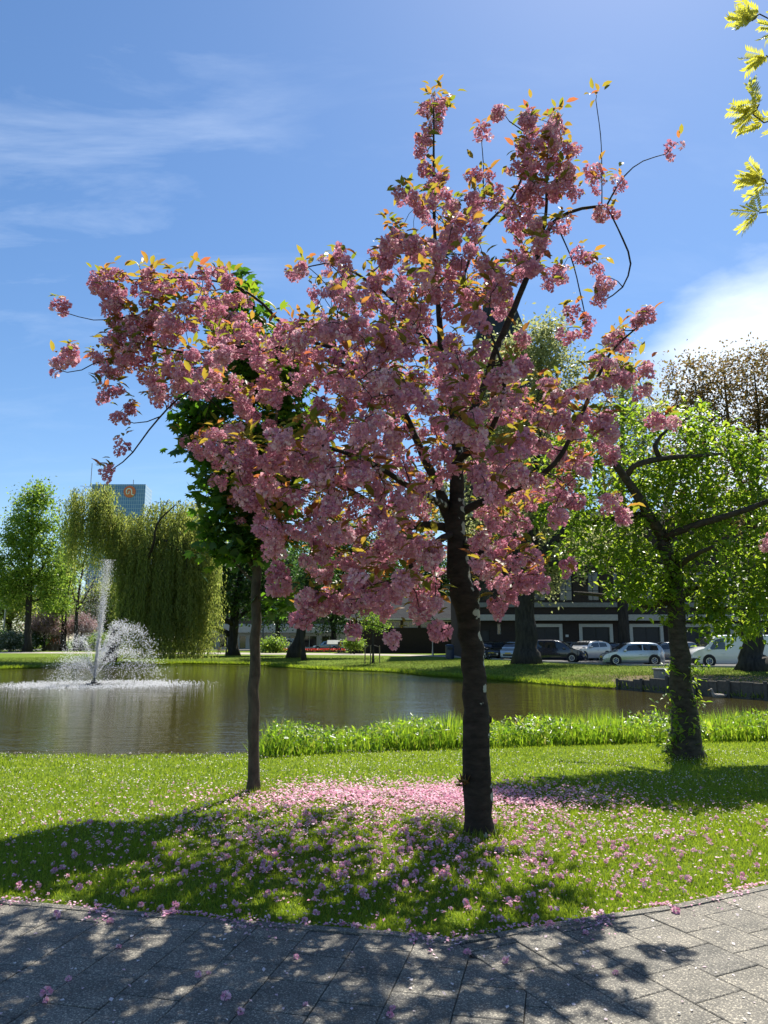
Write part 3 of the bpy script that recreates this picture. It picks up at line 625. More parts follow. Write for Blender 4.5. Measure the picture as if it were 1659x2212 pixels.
blobs = [(937, 250, 24, 40), (925, 320, 20, 35), (937, 385, 24, 30), (945, 445, 38, 40), (876, 432, 25, 28), (1160, 290, 42, 40), (1200, 280, 22, 32), (1120, 350, 38, 38), (1205, 345, 40, 40), (1175, 385, 55, 35), (1042, 402, 26, 22), (1036, 450, 32, 30), (1110, 432, 48, 38), (1210, 410, 34, 36), (1150, 490, 60, 42), (1200, 600, 32, 22), (1130, 575, 60, 45), (960, 530, 75, 60), (860, 560, 55, 48), (720, 572, 38, 26), (656, 597, 22, 18), (690, 636, 22, 18), (770, 632, 60, 48), (855, 645, 80, 60), (950, 640, 80, 70), (1040, 622, 66, 58), (1078, 655, 24, 34), (655, 722, 40, 38),
    (237, 612, 32, 26), (312, 607, 26, 18), (352, 628, 30, 24), (392, 616, 28, 22), (458, 602, 42, 22), (300, 662, 66, 46), (372, 702, 56, 46), (272, 742, 54, 52), (440, 692, 56, 56), (505, 660, 34, 30), (360, 782, 66, 52), (452, 764, 56, 46), (545, 742, 52, 46), (242, 772, 36, 36), (392, 832, 46, 36), (470, 822, 46, 36), (236, 850, 20, 14), (352, 860, 20, 16), (270, 885, 16, 12),
    (600, 800, 70, 60), (700, 752, 80, 66), (800, 742, 90, 80), (900, 762, 90, 80), (1000, 802, 66, 66), (700, 862, 90, 66), (800, 852, 90, 76), (900, 882, 90, 66), (1000, 902, 76, 66), (1090, 822, 46, 56), (1112, 902, 56, 56), (1180, 852, 34, 34), (552, 872, 46, 36), (432, 950, 36, 38), (490, 962, 36, 36), (562, 962, 56, 46), (652, 982, 56, 46), (742, 962, 76, 66), (832, 972, 76, 66), (922, 1002, 56, 56), (1050, 982, 56, 56), (1132, 982, 56, 46), (1122, 1062, 56, 46), (1062, 1082, 56, 46), (502, 1032, 46, 36), (586, 1042, 56, 36), (682, 1062, 76, 56), (782, 1062, 76, 56), (872, 1082, 56, 56), (542, 1080, 40, 24), (562, 1132, 46, 36), (602, 1162, 36, 36), (702, 1142, 76, 56), (802, 1152, 76, 56), (882, 1162, 56, 56), (742, 1222, 76, 46), (822, 1242, 76, 46), (912, 1222, 50, 56), (690, 1290, 28, 28), (760, 1292, 56, 36), (852, 1302, 56, 36), (930, 1300, 34, 26), (1082, 1132, 46, 46), (1050, 1202, 26, 46), (1102, 1202, 56, 36), (1150, 1242, 32, 24), (1062, 1262, 34, 42), (1112, 1272, 32, 24),
    (1222, 930, 36, 36), (1272, 902, 46, 36), (1292, 832, 36, 36), (1342, 812, 34, 24), (1240, 1000, 30, 26), (1300, 962, 24, 18), (1210, 1052, 26, 20), (1182, 1110, 26, 18), (1330, 745, 26, 20), (1300, 790, 24, 18)]
singles = [(1075, 250, .1), (1037, 300, .2), (1283, 380, .3), (1296, 408, .3), (1335, 402, .3), (1300, 462, .3), (1328, 468, .3), (1225, 487, .3), (1465, 325, .3), (1250, 555, .3), (1278, 562, .3), (1292, 592, .3), (1310, 618, .3), (1290, 657, .3), (1230, 682, .3), (1272, 702, .3), (1225, 727, .3), (1255, 724, .3), (1330, 742, -.3), (1375, 702, -.3), (1402, 688, -.3), (1395, 803, -.3), (1385, 852, -.3), (1415, 908, -.3), (1440, 920, -.3), (1320, 986, -.3), (1240, 1086, -.3), (1220, 1226, -.5), (1310, 1086, -.4), (1350, 1118, -.4), (130, 668, 0), (120, 796, 0), (156, 770, 0), (258, 908, .1), (262, 966, .1), (236, 1022, .1), (600, 1238, -.4), (604, 1262, -.4), (655, 1334, -.8), (772, 1366, -.9), (852, 1382, -.9), (945, 1362, -.6), (1067, 1312, -.5), (1118, 740, 0), (1125, 785, 0), (1205, 990, 0), (290, 700, 0), (905, 1330, -.6), (672, 1300, -.8), (235, 635, 0), (213, 625, 0), (258, 603, 0)]
big = [(613, 950, -1.75, 1.15), (1030, 690, -1.35, 1.25), (985, 790, -1.2, 1.2), (975, 840, -1.2, 1.0), (1000, 765, -1.2, .9), (940, 545, -1.0, 1.05), (580, 1045, -1.4, 1.1), (655, 1000, -1.5, 1.0), (790, 910, -1.5, 1.0), (865, 870, -1.5, 1.0), (700, 880, -1.4, 1.0), (360, 700, -.5, 1.1), (570, 745, -.6, 1.0), (560, 1080, -1.2, 1.0), (840, 950, -1.6, .9), (760, 1010, -1.5, 1.0), (530, 1075, -1.2, .9)]
def depth_at(u, v):                                # how far the crown reaches behind and before the stem at this place of its outline
    a = max(0, 1 - ((u - 850) / 520) ** 2 - ((v - 900) / 520) ** 2); return .25 + 2.35 * math.sqrt(a)
pts = []; scl = []
wts = np.array([b[2] * b[3] for b in blobs], float) ** .8; wts /= wts.sum()
cnts = np.maximum(1, np.round(wts * 1340)).astype(int)
for b, n in zip(blobs, cnts):
    for _ in range(n):
        a = rng.random() * 2 * math.pi; r = math.sqrt(rng.random()); u, v = b[0] + b[2] * r * math.cos(a), b[1] + b[3] * r * math.sin(a)
        dY = rng.uniform(-.85, 1.2) * depth_at(u, v); s = rng.uniform(.85, 1.2); pts.append(P(u, v - 12, CY + dY)); scl.append(s)
for u, v, dY in singles: pts.append(P(u, v - 18, CY + dY)); scl.append(rng.uniform(1.15, 1.4))
for u, v, dY, s in big: pts.append(P(u, v - 18, CY + dY)); scl.append(s * 1.25)
pts = np.array(pts); scl = np.array(scl)
tips = np.array([P(1288, 205, CY + .3), P(937, 205, CY), P(960, 215, CY), P(1205, 240, CY + .2), P(660, 570, CY + .5), P(830, 480, CY + .2), P(850, 485, CY + .2)])
allp = np.concatenate([pts, tips]); nB = len(pts)
LB, TB, dirs = grow(limbs, allp, .12, .0032, wig=.13, up=.10, sides=5)
trunk = LB.build('trunk', 'cherry_bark', root, True, cb)
tag(TB.build('twigs', 'twig_bark', root, False, cb), kind='stuff')
# knots and bosses of the stem
for (u, v, r_, dx, dy) in ((1014, 1287, .085, .04, .0), (972, 1240, .035, -.0, -.02), (1056, 1555, .03, .0, .02)):
    t_ = np.linspace(0, math.pi, 9); c_ = P(u, v, CY) + np.array((dx * .2, dy, 0)); b = MB()
    b.tube([c_ + np.array((dx * .1, 0, -math.cos(a) * r_ * 1.2)) for a in t_], [max(.004, math.sin(a) * r_) for a in t_], 12); b.build('bark_boss', 'cherry_bark', trunk, True, cb)
vis = np.argsort([p[1] - 2.2 * s + (1.2 if abs(p[0]) < 1 and 2.4 < p[2] < 4.5 else 0) for p, s in zip(pts, scl)])
mV, mF, mA = [], [], []; n0 = 0
for rank, i in enumerate(vis):
    k = int(rng.integers(len(CL))); az = rng.random() * 6.283; tilt = rng.normal(0, .28, 2); sc = scl[i] * rng.uniform(.9, 1.1); sq = rng.uniform(.85, 1.15)
    rm = Matrix.Rotation(tilt[0], 4, 'X') @ Matrix.Rotation(tilt[1], 4, 'Y') @ Matrix.Rotation(az, 4, 'Z') @ Matrix.Diagonal((sc, sc * sq, sc, 1))
    loc = pts[i] - cb
    if rank < 300:
        o = obj('blossom_cluster', CLM[k], root); rm.translation = Vector(loc); o.matrix_local = rm
    else:
        V, Fc, A = CLO[k % len(CLO)]; V = V @ np.array(rm.to_3x3()).T + loc; mV.append(V); mF.append(Fc + n0); mA.append(A * .999); n0 += len(V)
tag(obj('blossoms', mesh('blossoms', np.concatenate(mV), np.concatenate(mF), 'petal', False, np.concatenate(mA)), root), kind='stuff')
# leaves: a loose rosette above every bunch, more along the shoots
nl_ = rng.integers(2, 8, len(allp)); nl_[nB:] = 8; idx = np.repeat(np.arange(len(allp)), nl_); n = len(idx)
az = rng.random(n) * 2 * math.pi; el = rng.uniform(-.25, 1.1, n); D = np.stack([np.cos(az) * np.cos(el), np.sin(az) * np.cos(el), np.sin(el)], 1)
Bp = allp[idx] + D * rng.uniform(.0, .07, n)[:, None] + rng.normal(0, .03, (n, 3)) + np.array((0, 0, .015)); N = np.array((0, 0, 1.0)) + rdir(n) * .55
Ls = rng.uniform(.07, .13, n); od = np.argsort(Bp[:, 1] + rng.random(n) * 2.5); CHL = one_leaf('cherry_leaf', 'leaf', .095, .042, .30)
for i in od[:300]:
    o = obj('leaf', CHL[int(rng.integers(3))], root); o.matrix_local = leaf_frame(Bp[i] - cb, D[i], N[i], Ls[i] / .095)
r_ = od[300:]
leaf_obj('foliage', root, 'cherry_leaf', Bp[r_], D[r_], N[r_], Ls[r_], Ls[r_] * .45, .3, 'leaf', cb)
# young shoot low on the stem
sp_ = P(1010, 1690, CY); n = 12
leaf_obj('stem_shoot', root, 'brown_leaf', sp_ + rng.normal(0, .02, (n, 3)) + np.array((-.02, -.07, 0)), np.stack([-np.abs(rng.normal(.6, .3, n)), rng.normal(-.2, .4, n), rng.normal(.1, .7, n)], 1), rdir(n), .10, .035, .3, 'leaf', cb)

# ------------------------------------------------------------------ young maple behind it
mb = G(547, 1715); MY = mb[1]
root = thing('maple_tree', mb, 'slender young maple with dark green lobed leaves behind the pink cherry', 'tree')
def ml(r): return px_limb(r, MY)
limbs = [ml([(547, 1722, 17), (547, 1712, 14), (548, 1650, 12), (549, 1500, 11.5), (551, 1400, 11), (553, 1300, 10.5), (556, 1210, 9.5), (560, 1100, 8), (556, 1000, 7), (548, 900, 6), (535, 800, 4.5), (525, 700, 3), (518, 610, 1.5)]),
         ml([(555, 1235, 7), (520, 1180, 6, .1), (485, 1100, 5, .2), (465, 1000, 4, .2), (450, 900, 2.5, .2)]),
         ml([(556, 1210, 6), (600, 1120, 5, .2), (640, 1020, 4, .4), (660, 920, 2, .5)]),
         ml([(558, 1100, 5), (590, 980, 4, -.3), (600, 860, 3, -.4)]), ml([(554, 1260, 4), (520, 1230, 3, .2), (470, 1160, 2, .3)]), ml([(553, 1300, 3), (575, 1285, 2, -.1), (605, 1290, 1.2, -.1)])]
mbl = [(520, 620, 22, 28), (500, 690, 45, 50), (560, 720, 50, 60), (440, 880, 55, 50), (520, 800, 70, 70), (600, 820, 60, 70), (480, 940, 70, 60), (570, 940, 80, 70), (640, 950, 50, 60), (470, 1020, 60, 55), (560, 1040, 80, 60), (500, 1100, 60, 50), (590, 1120, 60, 50), (470, 1160, 45, 35), (540, 1180, 50, 35), (600, 1290, 22, 14), (430, 960, 30, 30)]
T = in_blobs(mbl, 330, MY, .9, .45); T[:, 1] = np.clip(T[:, 1], MY - 1.0, MY + 1.2)
LB, TB, dirs = grow(limbs, T, .18, .0035, wig=.10, up=.05)
LB.build('trunk', 'maple_bark', root, True, mb); tag(TB.build('twigs', 'maple_bark', root, False, mb), kind='stuff')
per = 15; n = len(T) * per; src = np.repeat(T, per, 0); az = rng.random(n) * 6.283; D = np.stack([np.cos(az), np.sin(az), rng.uniform(-.9, .25, n)], 1)
Bp = src + rng.normal(0, .09, (n, 3)); N = rdir(n) * .7 + np.array((0, 0, 1.0)); Ls = rng.uniform(.08, .15, n); od = np.argsort(Bp[:, 1] + 1.5 * rng.random(n)); MPL = one_leaf('maple_leaf', 'maple', .12, .12, .25)
for i in od[:300]:
    o = obj('leaf', MPL[int(rng.integers(3))], root); o.matrix_local = leaf_frame(Bp[i] - mb, D[i], N[i], Ls[i] / .12)
r_ = od[300:]; leaf_obj('crown', root, 'maple_leaf', Bp[r_], D[r_], N[r_], Ls[r_], Ls[r_], .25, 'maple', mb)

# ------------------------------------------------------------------ broad tree with fresh green leaves on the right
rb_ = G(1482, 1637); RY = rb_[1]
root = thing('fresh_leaved_tree', rb_, 'spreading tree with fresh green leaves and shoots round its thick grey trunk', 'tree')
def rl(r): return px_limb(r, RY)
limbs = [rl([(1486, 1655, 50), (1484, 1634, 41), (1481, 1600, 33), (1478, 1540, 27), (1473, 1470, 22), (1466, 1400, 19), (1461, 1320, 17.5), (1458, 1270, 16.5), (1448, 1210, 15), (1425, 1165, 13)]),
         rl([(1448, 1210, 13), (1432, 1160, 12), (1405, 1120, 11, -.2), (1370, 1060, 9.5, -.4), (1335, 1010, 8, -.5), (1305, 985, 5, -.6)]),
         rl([(1430, 1168, 10), (1460, 1150, 9, -.2), (1510, 1132, 8, -.4), (1570, 1115, 7, -.6), (1640, 1090, 6, -.8), (1720, 1060, 4, -1)]),
         rl([(1350, 1032, 9, -.45), (1370, 1005, 7, -.5), (1430, 990, 6, -.5), (1500, 985, 4, -.5), (1560, 980, 2.5, -.4)]),
         rl([(1425, 992, 6, -.5), (1415, 960, 5, -.5), (1440, 930, 3, -.4), (1490, 900, 2, -.3)]),
         rl([(1400, 1110, 8, -.2), (1330, 1120, 6, .2), (1240, 1130, 4, .5), (1170, 1120, 2, .7)]),
         rl([(1460, 1290, 12), (1400, 1310, 7, .3), (1330, 1290, 5, .8), (1240, 1280, 3, 1.1)]),
         rl([(1462, 1290, 11), (1520, 1260, 8, .4), (1590, 1230, 6, .9), (1660, 1180, 3, 1.2)]),
         rl([(1430, 1170, 9), (1440, 1080, 7, .6), (1480, 980, 5, 1.2), (1500, 920, 2, 1.4)]),
         rl([(1455, 1230, 8), (1500, 1200, 6, -.7), (1540, 1180, 4, -1.4)])]
rbl = [(1260, 960, 60, 40), (1360, 920, 70, 45), (1470, 910, 80, 40), (1560, 960, 70, 40), (1640, 980, 50, 40), (1200, 1010, 50, 40), (1290, 1040, 70, 50), (1400, 1010, 80, 60), (1500, 1020, 80, 60), (1600, 1050, 70, 55), (1160, 1090, 40, 40), (1230, 1110, 60, 45), (1330, 1120, 70, 50), (1440, 1090, 70, 50), (1540, 1110, 80, 50), (1650, 1130, 60, 50), (1250, 1190, 50, 35), (1340, 1200, 60, 40), (1420, 1220, 70, 40), (1520, 1200, 80, 50), (1620, 1210, 70, 50), (1400, 1270, 60, 35), (1490, 1270, 70, 40), (1580, 1290, 70, 45), (1650, 1290, 50, 50), (1540, 1340, 40, 35), (1620, 1360, 40, 30), (1350, 1270, 40, 30), (1700, 1100, 60, 80), (1700, 1240, 60, 60)]
T = in_blobs(rbl, 900, RY, 1.0, .3); Tk = np.clip(T[:, 1] - RY, -2.2, 2.2)
T[:, 1] = RY + Tk
LB, TB, dirs = grow(limbs, T, .2, .0035, wig=.12, up=.02)
LB.build('trunk', 'grey_bark', root, True, rb_); tag(TB.build('twigs', 'twig_bark', root, False, rb_), kind='stuff')
per = 15; n = len(T) * per; src = np.repeat(T, per, 0); az = rng.random(n) * 6.283; D = np.stack([np.cos(az), np.sin(az), rng.uniform(-.9, .35, n)], 1)
Bp = src + rng.normal(0, .10, (n, 3)); N = rdir(n) * .6 + np.array((0, 0, 1.0)); Ls = rng.uniform(.065, .13, n)
# shoots round the stem
sh = []
for (u, v, m, w) in ((1450, 1440, 40, 16), (1502, 1442, 45, 18), (1440, 1335, 45, 14), (1500, 1470, 14, 10), (1505, 1515, 30, 14), (1445, 1500, 12, 10), (1470, 1560, 150, 42), (1450, 1600, 60, 18), (1455, 1280, 40, 30), (1440, 1620, 30, 14), (1500, 1570, 60, 24), (1455, 1250, 40, 40)):
    sh.append(np.array([P(u + random.gauss(0, w * .6), v + random.gauss(0, w * .7), RY + random.uniform(-.34, .1)) for _ in range(m)]))
sh = np.concatenate(sh); m = len(sh); az = rng.random(m) * 6.283; Ds = np.stack([np.cos(az), np.sin(az) - .4, rng.uniform(-.8, .4, m)], 1)
RLM = one_leaf('fresh_leaf', 'leaf', .09, .042, .3); od = np.argsort(Bp[:, 1] + 1.5 * rng.random(n))
for i in od[:300]:
    o = obj('leaf', RLM[int(rng.integers(3))], root); o.matrix_local = leaf_frame(Bp[i] - rb_, D[i], N[i], Ls[i] / .09)
r_ = od[300:]; leaf_obj('crown', root, 'fresh_leaf', Bp[r_], D[r_], N[r_], Ls[r_], Ls[r_] * .48, .3, 'leaf', rb_)
leaf_obj('stem_shoots', root, 'fresh_leaf', sh, Ds, rdir(m) * .6 + np.array((0, 0, 1.)), rng.uniform(.06, .11, m), rng.uniform(.03, .05, m), .3, 'leaf', rb_)

# ------------------------------------------------------------------ yellow-leaved tree whose twigs reach in from the right
AY = 6.2; ab = np.array((5.4, 6.9, 0.0))
root = thing('yellow_leaved_tree', ab, 'tree with bright yellow feathery new leaves reaching into the sky', 'tree')
tipp = [(1625, 45, 0), (1640, 30, .1), (1655, 120, .1), (1625, 245, 0), (1640, 225, -.1), (1650, 265, 0), (1645, 385, .1), (1640, 460, 0), (1655, 395, .2), (1690, 60, .1), (1700, 260, .1), (1700, 420, .1), (1750, 160, .3), (1760, 330, .4), (1800, 40, .4)]
T = np.array([P(u, v, AY + d) for u, v, d in tipp])
limbs = [[(*ab, .16), (ab[0] + .05, ab[1], 2, .13), (ab[0], ab[1] - .1, 4, .10), (4.7, 6.7, 5.3, .06), (4.3, 6.5, 6.6, .03), (3.9, 6.4, 7.5, .012)], [(5.38, 6.85, 3.4, .07), (4.7, 6.6, 4.4, .05), (4.2, 6.4, 5.0, .03), (3.8, 6.3, 5.4, .012)], [(5.36, 6.85, 4.0, .06), (4.9, 6.9, 5.6, .04), (4.6, 7.1, 7.6, .02)]]
LB, TB, dirs = grow(limbs, T, .2, .006, up=.02)
LB.build('trunk', 'maple_bark', root, True, ab); tag(TB.build('twigs', 'maple_bark', root, False, ab), kind='stuff')
Bs, Ds, Ns = [], [], []
for t in T:
    for _ in range(6):                            # a feather leaf: pairs of narrow leaflets along a stalk
        d = unit(np.array((-.7, rng.normal(0, .5), rng.normal(.15, .6)))); s0 = unit(np.cross(d, rdir(1)[0]))
        for k in range(9):
            for sg in (-1, 1): Bs.append(t + d * (.02 + .022 * k)); Ds.append(d * .8 + s0 * sg * .8 + np.array((0, 0, -.15))); Ns.append(np.cross(d, s0) + rng.normal(0, .2, 3))
leaf_obj('crown', root, 'ash_leaf', np.array(Bs), np.array(Ds), np.array(Ns), rng.uniform(.055, .085, len(Bs)), .02, .2, 'leaf', ab)

# ------------------------------------------------------------------ neighbouring cherry, mostly beyond the right edge of the view
nb_ = np.array((8.2, 9.4, 0.0)); root = thing('neighbouring_cherry_tree', nb_, 'second pink cherry whose low blossom hangs in beside the fresh green leaves', 'tree')
T = np.array([P(1652, 1168, 8.6), P(1668, 1150, 8.7), P(1690, 1120, 8.8)] + [(rng.normal(8.2, .8), rng.normal(9.4, 1.0), rng.normal(4.2, .8)) for _ in range(45)]); T[3:, 0] = np.maximum(T[3:, 0], 6.6)
limbs = [[(*nb_, .17), (8.2, 9.4, 1.2, .14), (8.15, 9.4, 2.4, .11), (8.1, 9.3, 3.6, .07), (8.1, 9.3, 5.0, .02)], [(8.15, 9.4, 2.3, .06), (7.2, 9.2, 2.9, .05), (6.0, 8.9, 3.1, .03), (P(1700, 1130, 8.8)[0], 8.8, P(1700, 1130, 8.8)[2], .010)]]
LB, TB, dirs = grow(limbs, T, .2, .004); LB.build('trunk', 'cherry_bark', root, True, nb_); tag(TB.build('twigs', 'twig_bark', root, False, nb_), kind='stuff')
for t in T: obj('blossom_cluster', CLM[int(rng.integers(6))], root, t - nb_, (rng.normal(0, .2), rng.normal(0, .2), rng.random() * 6.28), [rng.uniform(.9, 1.2)] * 3)
n = len(T) * 5; Bp = np.repeat(T, 5, 0) + rng.normal(0, .03, (n, 3)); leaf_obj('foliage', root, 'cherry_leaf', Bp, rdir(n) + np.array((0, 0, .4)), rdir(n) * .5 + np.array((0, 0, 1.)), .1, .045, .3, 'leaf', nb_)
# ------------------------------------------------------------------ buildings
def facade(b, x0, x1, z0, z1, y, holes, depth):
    """front wall at y with rectangular holes (hx0, hx1, hz0, hz1) and their reveals"""
    xs = sorted({x0, x1, *[h[0] for h in holes], *[h[1] for h in holes]}); zs = sorted({z0, z1, *[h[2] for h in holes], *[h[3] for h in holes]})
    for i in range(len(xs) - 1):
        for j in range(len(zs) - 1):
            cx_, cz_ = (xs[i] + xs[i + 1]) / 2, (zs[j] + zs[j + 1]) / 2
            if any(h[0] < cx_ < h[1] and h[2] < cz_ < h[3] for h in holes): continue
            b.add([(xs[i], y, zs[j]), (xs[i + 1], y, zs[j]), (xs[i + 1], y, zs[j + 1]), (xs[i], y, zs[j + 1])], [(0, 1, 2, 3)])
    for (a, c, d, e) in holes:
        Y2 = y + depth
        b.add([(a, y, d), (a, Y2, d), (a, Y2, e), (a, y, e)], [(0, 1, 2, 3)]); b.add([(c, y, d), (c, Y2, d), (c, Y2, e), (c, y, e)], [(3, 2, 1, 0)])
        b.add([(a, y, e), (a, Y2, e), (c, Y2, e), (c, y, e)], [(0, 1, 2, 3)]); b.add([(a, y, d), (a, Y2, d), (c, Y2, d), (c, y, d)], [(3, 2, 1, 0)])
def shell(b, x0, x1, y0, y1, z0, z1):             # side, back and top faces of a block whose front is a facade
    b.add([(x0, y0, z0), (x0, y1, z0), (x0, y1, z1), (x0, y0, z1)], [(0, 1, 2, 3)]); b.add([(x1, y0, z0), (x1, y1, z0), (x1, y1, z1), (x1, y0, z1)], [(3, 2, 1, 0)])
    b.add([(x0, y1, z0), (x1, y1, z0), (x1, y1, z1), (x0, y1, z1)], [(0, 1, 2, 3)]); b.add([(x0, y0, z1), (x1, y0, z1), (x1, y1, z1), (x0, y1, z1)], [(3, 2, 1, 0)])
def window(root, x0, x1, z0, z1, y, off, nx=1, nz=1, fw=.08, name='window', fm='window_frame', pm='pane'):
    f = MB(); f.box(x0, x0 + fw, y, y + .08, z0, z1); f.box(x1 - fw, x1, y, y + .08, z0, z1); f.box(x0 + fw, x1 - fw, y + .002, y + .078, z0, z0 + fw); f.box(x0 + fw, x1 - fw, y + .002, y + .078, z1 - fw, z1)
    xs = np.linspace(x0 + fw, x1 - fw, nx + 1); zs = np.linspace(z0 + fw, z1 - fw, nz + 1)
    for x in xs[1:-1]: f.box(x - fw * .35, x + fw * .35, y + .004, y + .07, z0 + fw, z1 - fw)
    for z in zs[1:-1]: f.box(x0 + fw, x1 - fw, y + .006, y + .068, z - fw * .35, z + fw * .35)
    w = f.build(name, fm, root, off=off)
    for i in range(nx):
        for j in range(nz):
            p = MB(); g = fw * .30
            p.box(xs[i] + (g if i else 0), xs[i + 1] - (g if i < nx - 1 else 0), y + .035, y + .045, zs[j] + (g if j else 0), zs[j + 1] - (g if j < nz - 1 else 0)); p.build('pane', pm, w, off=off)
    return w
# dark brick hall behind the parked cars
BY = 72.0; o_ = np.array((25.0, BY, 0)); root = thing('brick_hall', o_, 'long dark brick hall with pale stone band and tall framed doors behind parked cars', 'building')
bx0, bx1, bz1 = X(1003, BY), 62.0, 13.5; holes = []; doors = []
zt = Z(1347, BY)
for u0, u1 in ((1143, 1174), (1175 + 7, 1262), (1388, 1470), (1500, 1582), (1612, 1694)):
    pass
dx = (X(1361, BY) - X(1252, BY)); x = X(1252, BY) - dx * 2
while x < bx1 - 6:
    if x > bx0 + 4: doors.append((x, x + dx * .66, 0.0, zt - .05))
    x += dx
ups = []
x = bx0 + 1.5
while x < bx1 - 3: ups.append((x, x + 1.25, 5.4, 8.2)); x += 2.6
low = [(X(1040, BY), X(1058, BY), 0.0, 2.6)]
small = [(X(1075, BY), X(1083, BY), 2.2, 3.2)]
b = MB(); facade(b, bx0, bx1, 0, bz1, BY, doors + ups + low + small, .35); shell(b, bx0, bx1, BY, BY + 14, 0, bz1)
b.build('wall', 'brick', root, off=o_)
b = MB(); b.box(bx0 - .2, bx1, BY - .75, BY - .002, Z(1341, BY), Z(1328, BY), .02); b.build('stone_band', 'stone_trim', root, off=o_)
b = MB(); b.box(bx0, bx1, BY - .25, BY - .002, 4.75, 5.2, .02); b.build('sill_band', 'concrete', root, off=o_)
b = MB(); b.box(bx0 - .3, bx1 + .3, BY - .4, BY + 14.3, bz1 + .002, bz1 + .5, .03); b.build('cornice', 'stone_trim', root, off=o_)
for (a, c, d, e) in doors:
    fr = MB(); w = .28; fr.box(a - .02, a + w, BY - .12, BY + .2, 0, e - w); fr.box(c - w, c + .02, BY - .12, BY + .2, 0, e - w); fr.box(a - .02, c + .02, BY - .122, BY + .2, e - w, e + .02)
    fo = fr.build('door_frame', 'window_frame', root, off=o_)
    for k in range(2):
        xa = a + w + (c - a - 2 * w) * k / 2 + .01; xb = a + w + (c - a - 2 * w) * (k + 1) / 2 - .01
        dd = MB(); dd.box(xa, xb, BY + .14, BY + .2, 0.01, e - w)
        for q in range(5): dd.box(xa + .08, xb - .08, BY + .115, BY + .139, .12 + q * (e - w - .2) / 5, .12 + (q + .86) * (e - w - .2) / 5)
        dd.build('door_leaf', 'dark_door', fo, off=o_)
for (a, c, d, e) in ups: window(root, a, c, d, e, BY + .25, o_, 2, 3, .07, fm='dark_door')
window(root, *small[0], BY + .2, o_, 1, 2, .06)
dd = MB(); dd.box(low[0][0], low[0][1], BY + .2, BY + .26, .01, 2.6); dd.build('door', 'dark_door', root, off=o_)
dd = MB(); dd.box(X(1222, BY), X(1222, BY) + .28, BY - .05, BY - .003, Z(1376, BY), Z(1371, BY)); dd.build('wall_notice', 'white_trim', root, off=o_)
# church-like tower with steep slate roof rising behind the cherry
TY = 84.0; tc_ = X(1110, TY); o_ = np.array((tc_, TY + 5.0, 0)); root = thing('slate_roofed_tower', o_, 'square brick tower with steep dark slate pyramid roof behind the cherry', 'tower')
b = MB(); b.box(tc_ - 5, tc_ + 5, TY, TY + 10, 0, 28); b.build('wall', 'brick', root, off=o_)
b = MB(); b.box(tc_ - 5.75, tc_ + 5.75, TY - .35, TY + 10.35, 28.002, 28.6, .05); b.build('cornice', 'stone_trim', root, off=o_)
b = MB(); b.add([(tc_ - 5.6, TY - .2, 28.602), (tc_ + 5.6, TY - .2, 28.602), (tc_ + 5.6, TY + 10.2, 28.602), (tc_ - 5.6, TY + 10.2, 28.602), (tc_, TY + 5, 50.5)], [(0, 1, 4), (1, 2, 4), (2, 3, 4), (3, 0, 4), (3, 2, 1, 0)]); b.build('roof', 'tower_slate', root, off=o_)
for s in (-1, 1):
    f = MB(); f.box(tc_ + s * 2.2 - .8, tc_ + s * 2.2 + .8, TY - .06, TY - .003, 20, 25); f.build('louvre', 'dark_door', root, off=o_)
# low wing with tiled roof and ribbon windows
WY = 98.0; xa, xb = X(752, WY), X(1012, WY); ze = Z(1335, WY); o_ = np.array((xa, WY, 0)); root = thing('low_brick_wing', o_, 'low dark brick wing with grey tiled roof and cream ribbon windows', 'building')
wins = [(X(u, WY), X(u + 32, WY), Z(1356, WY), Z(1341, WY)) for u in (833, 871, 909, 947)]
b = MB(); facade(b, xa, xb, 0, ze, WY, wins, .3); shell(b, xa, xb, WY, WY + 8, 0, ze); b.build('wall', 'brick', root, off=o_)
for w in wins: window(root, *w, WY + .15, o_, 3, 1, .16)
zr = Z(1285, WY)
b = MB(); b.add([(xa - .4, WY - .5, ze - .1), (xb + .4, WY - .5, ze - .1), (xb - 1.2, WY + 4, zr), (xa + 1.2, WY + 4, zr), (xa - .4, WY + 8.5, ze - .1), (xb + .4, WY + 8.5, ze - .1)], [(0, 1, 2, 3), (3, 2, 5, 4), (0, 3, 4), (1, 5, 2), (0, 4, 5, 1)]); b.build('roof', 'slate', root, off=o_)
b = MB(); b.box(xa - .45, xb + .45, WY - .62, WY - .502, ze - .28, ze - .05); b.build('gutter', 'white_trim', root, off=o_)
# row of shops across the street
SY = 148.0; xa, xb = X(395, SY), X(775, SY); o_ = np.array((xa, SY, 0)); root = thing('shop_row', o_, 'row of white shopfronts with brick upper floors across the street', 'building')
zc0, zc1 = Z(1367, SY), Z(1348, SY); holes = []; x = xa + 1; k = 0
while x < xb - 4: holes.append((x, x + (3.1 if k % 3 else 1.4), .25 if k % 3 else 0.0, zc0 - .5)); x += 3.9 if k % 3 else 2.2; k += 1
b = MB(); facade(b, xa, xb, 0, zc1, SY, holes, .4); shell(b, xa, xb, SY, SY + 10, 0, zc1); b.build('wall', 'white_wall', root, off=o_)
for h in holes: window(root, *h, SY + .2, o_, 2 if h[1] - h[0] > 2 else 1, 1, .14, 'shop_window' if h[1] - h[0] > 2 else 'shop_door', 'white_trim')
b = MB(); b.box(xa, xb, SY - 1.6, SY - .003, zc0, zc1 - .2, .03); b.build('canopy', 'white_trim', root, off=o_)
b = MB(); upw = [(x_, x_ + 1.6, zc1 + 1.1, zc1 + 2.9) for x_ in np.arange(xa + 1, xb - 2, 3.2)]; facade(b, xa, xb, zc1, zc1 + 6, SY + .3, upw, .3); shell(b, xa, xb, SY + .3, SY + 10, zc1, zc1 + 6); b.build('upper_wall', 'pale_brick', root, off=o_)
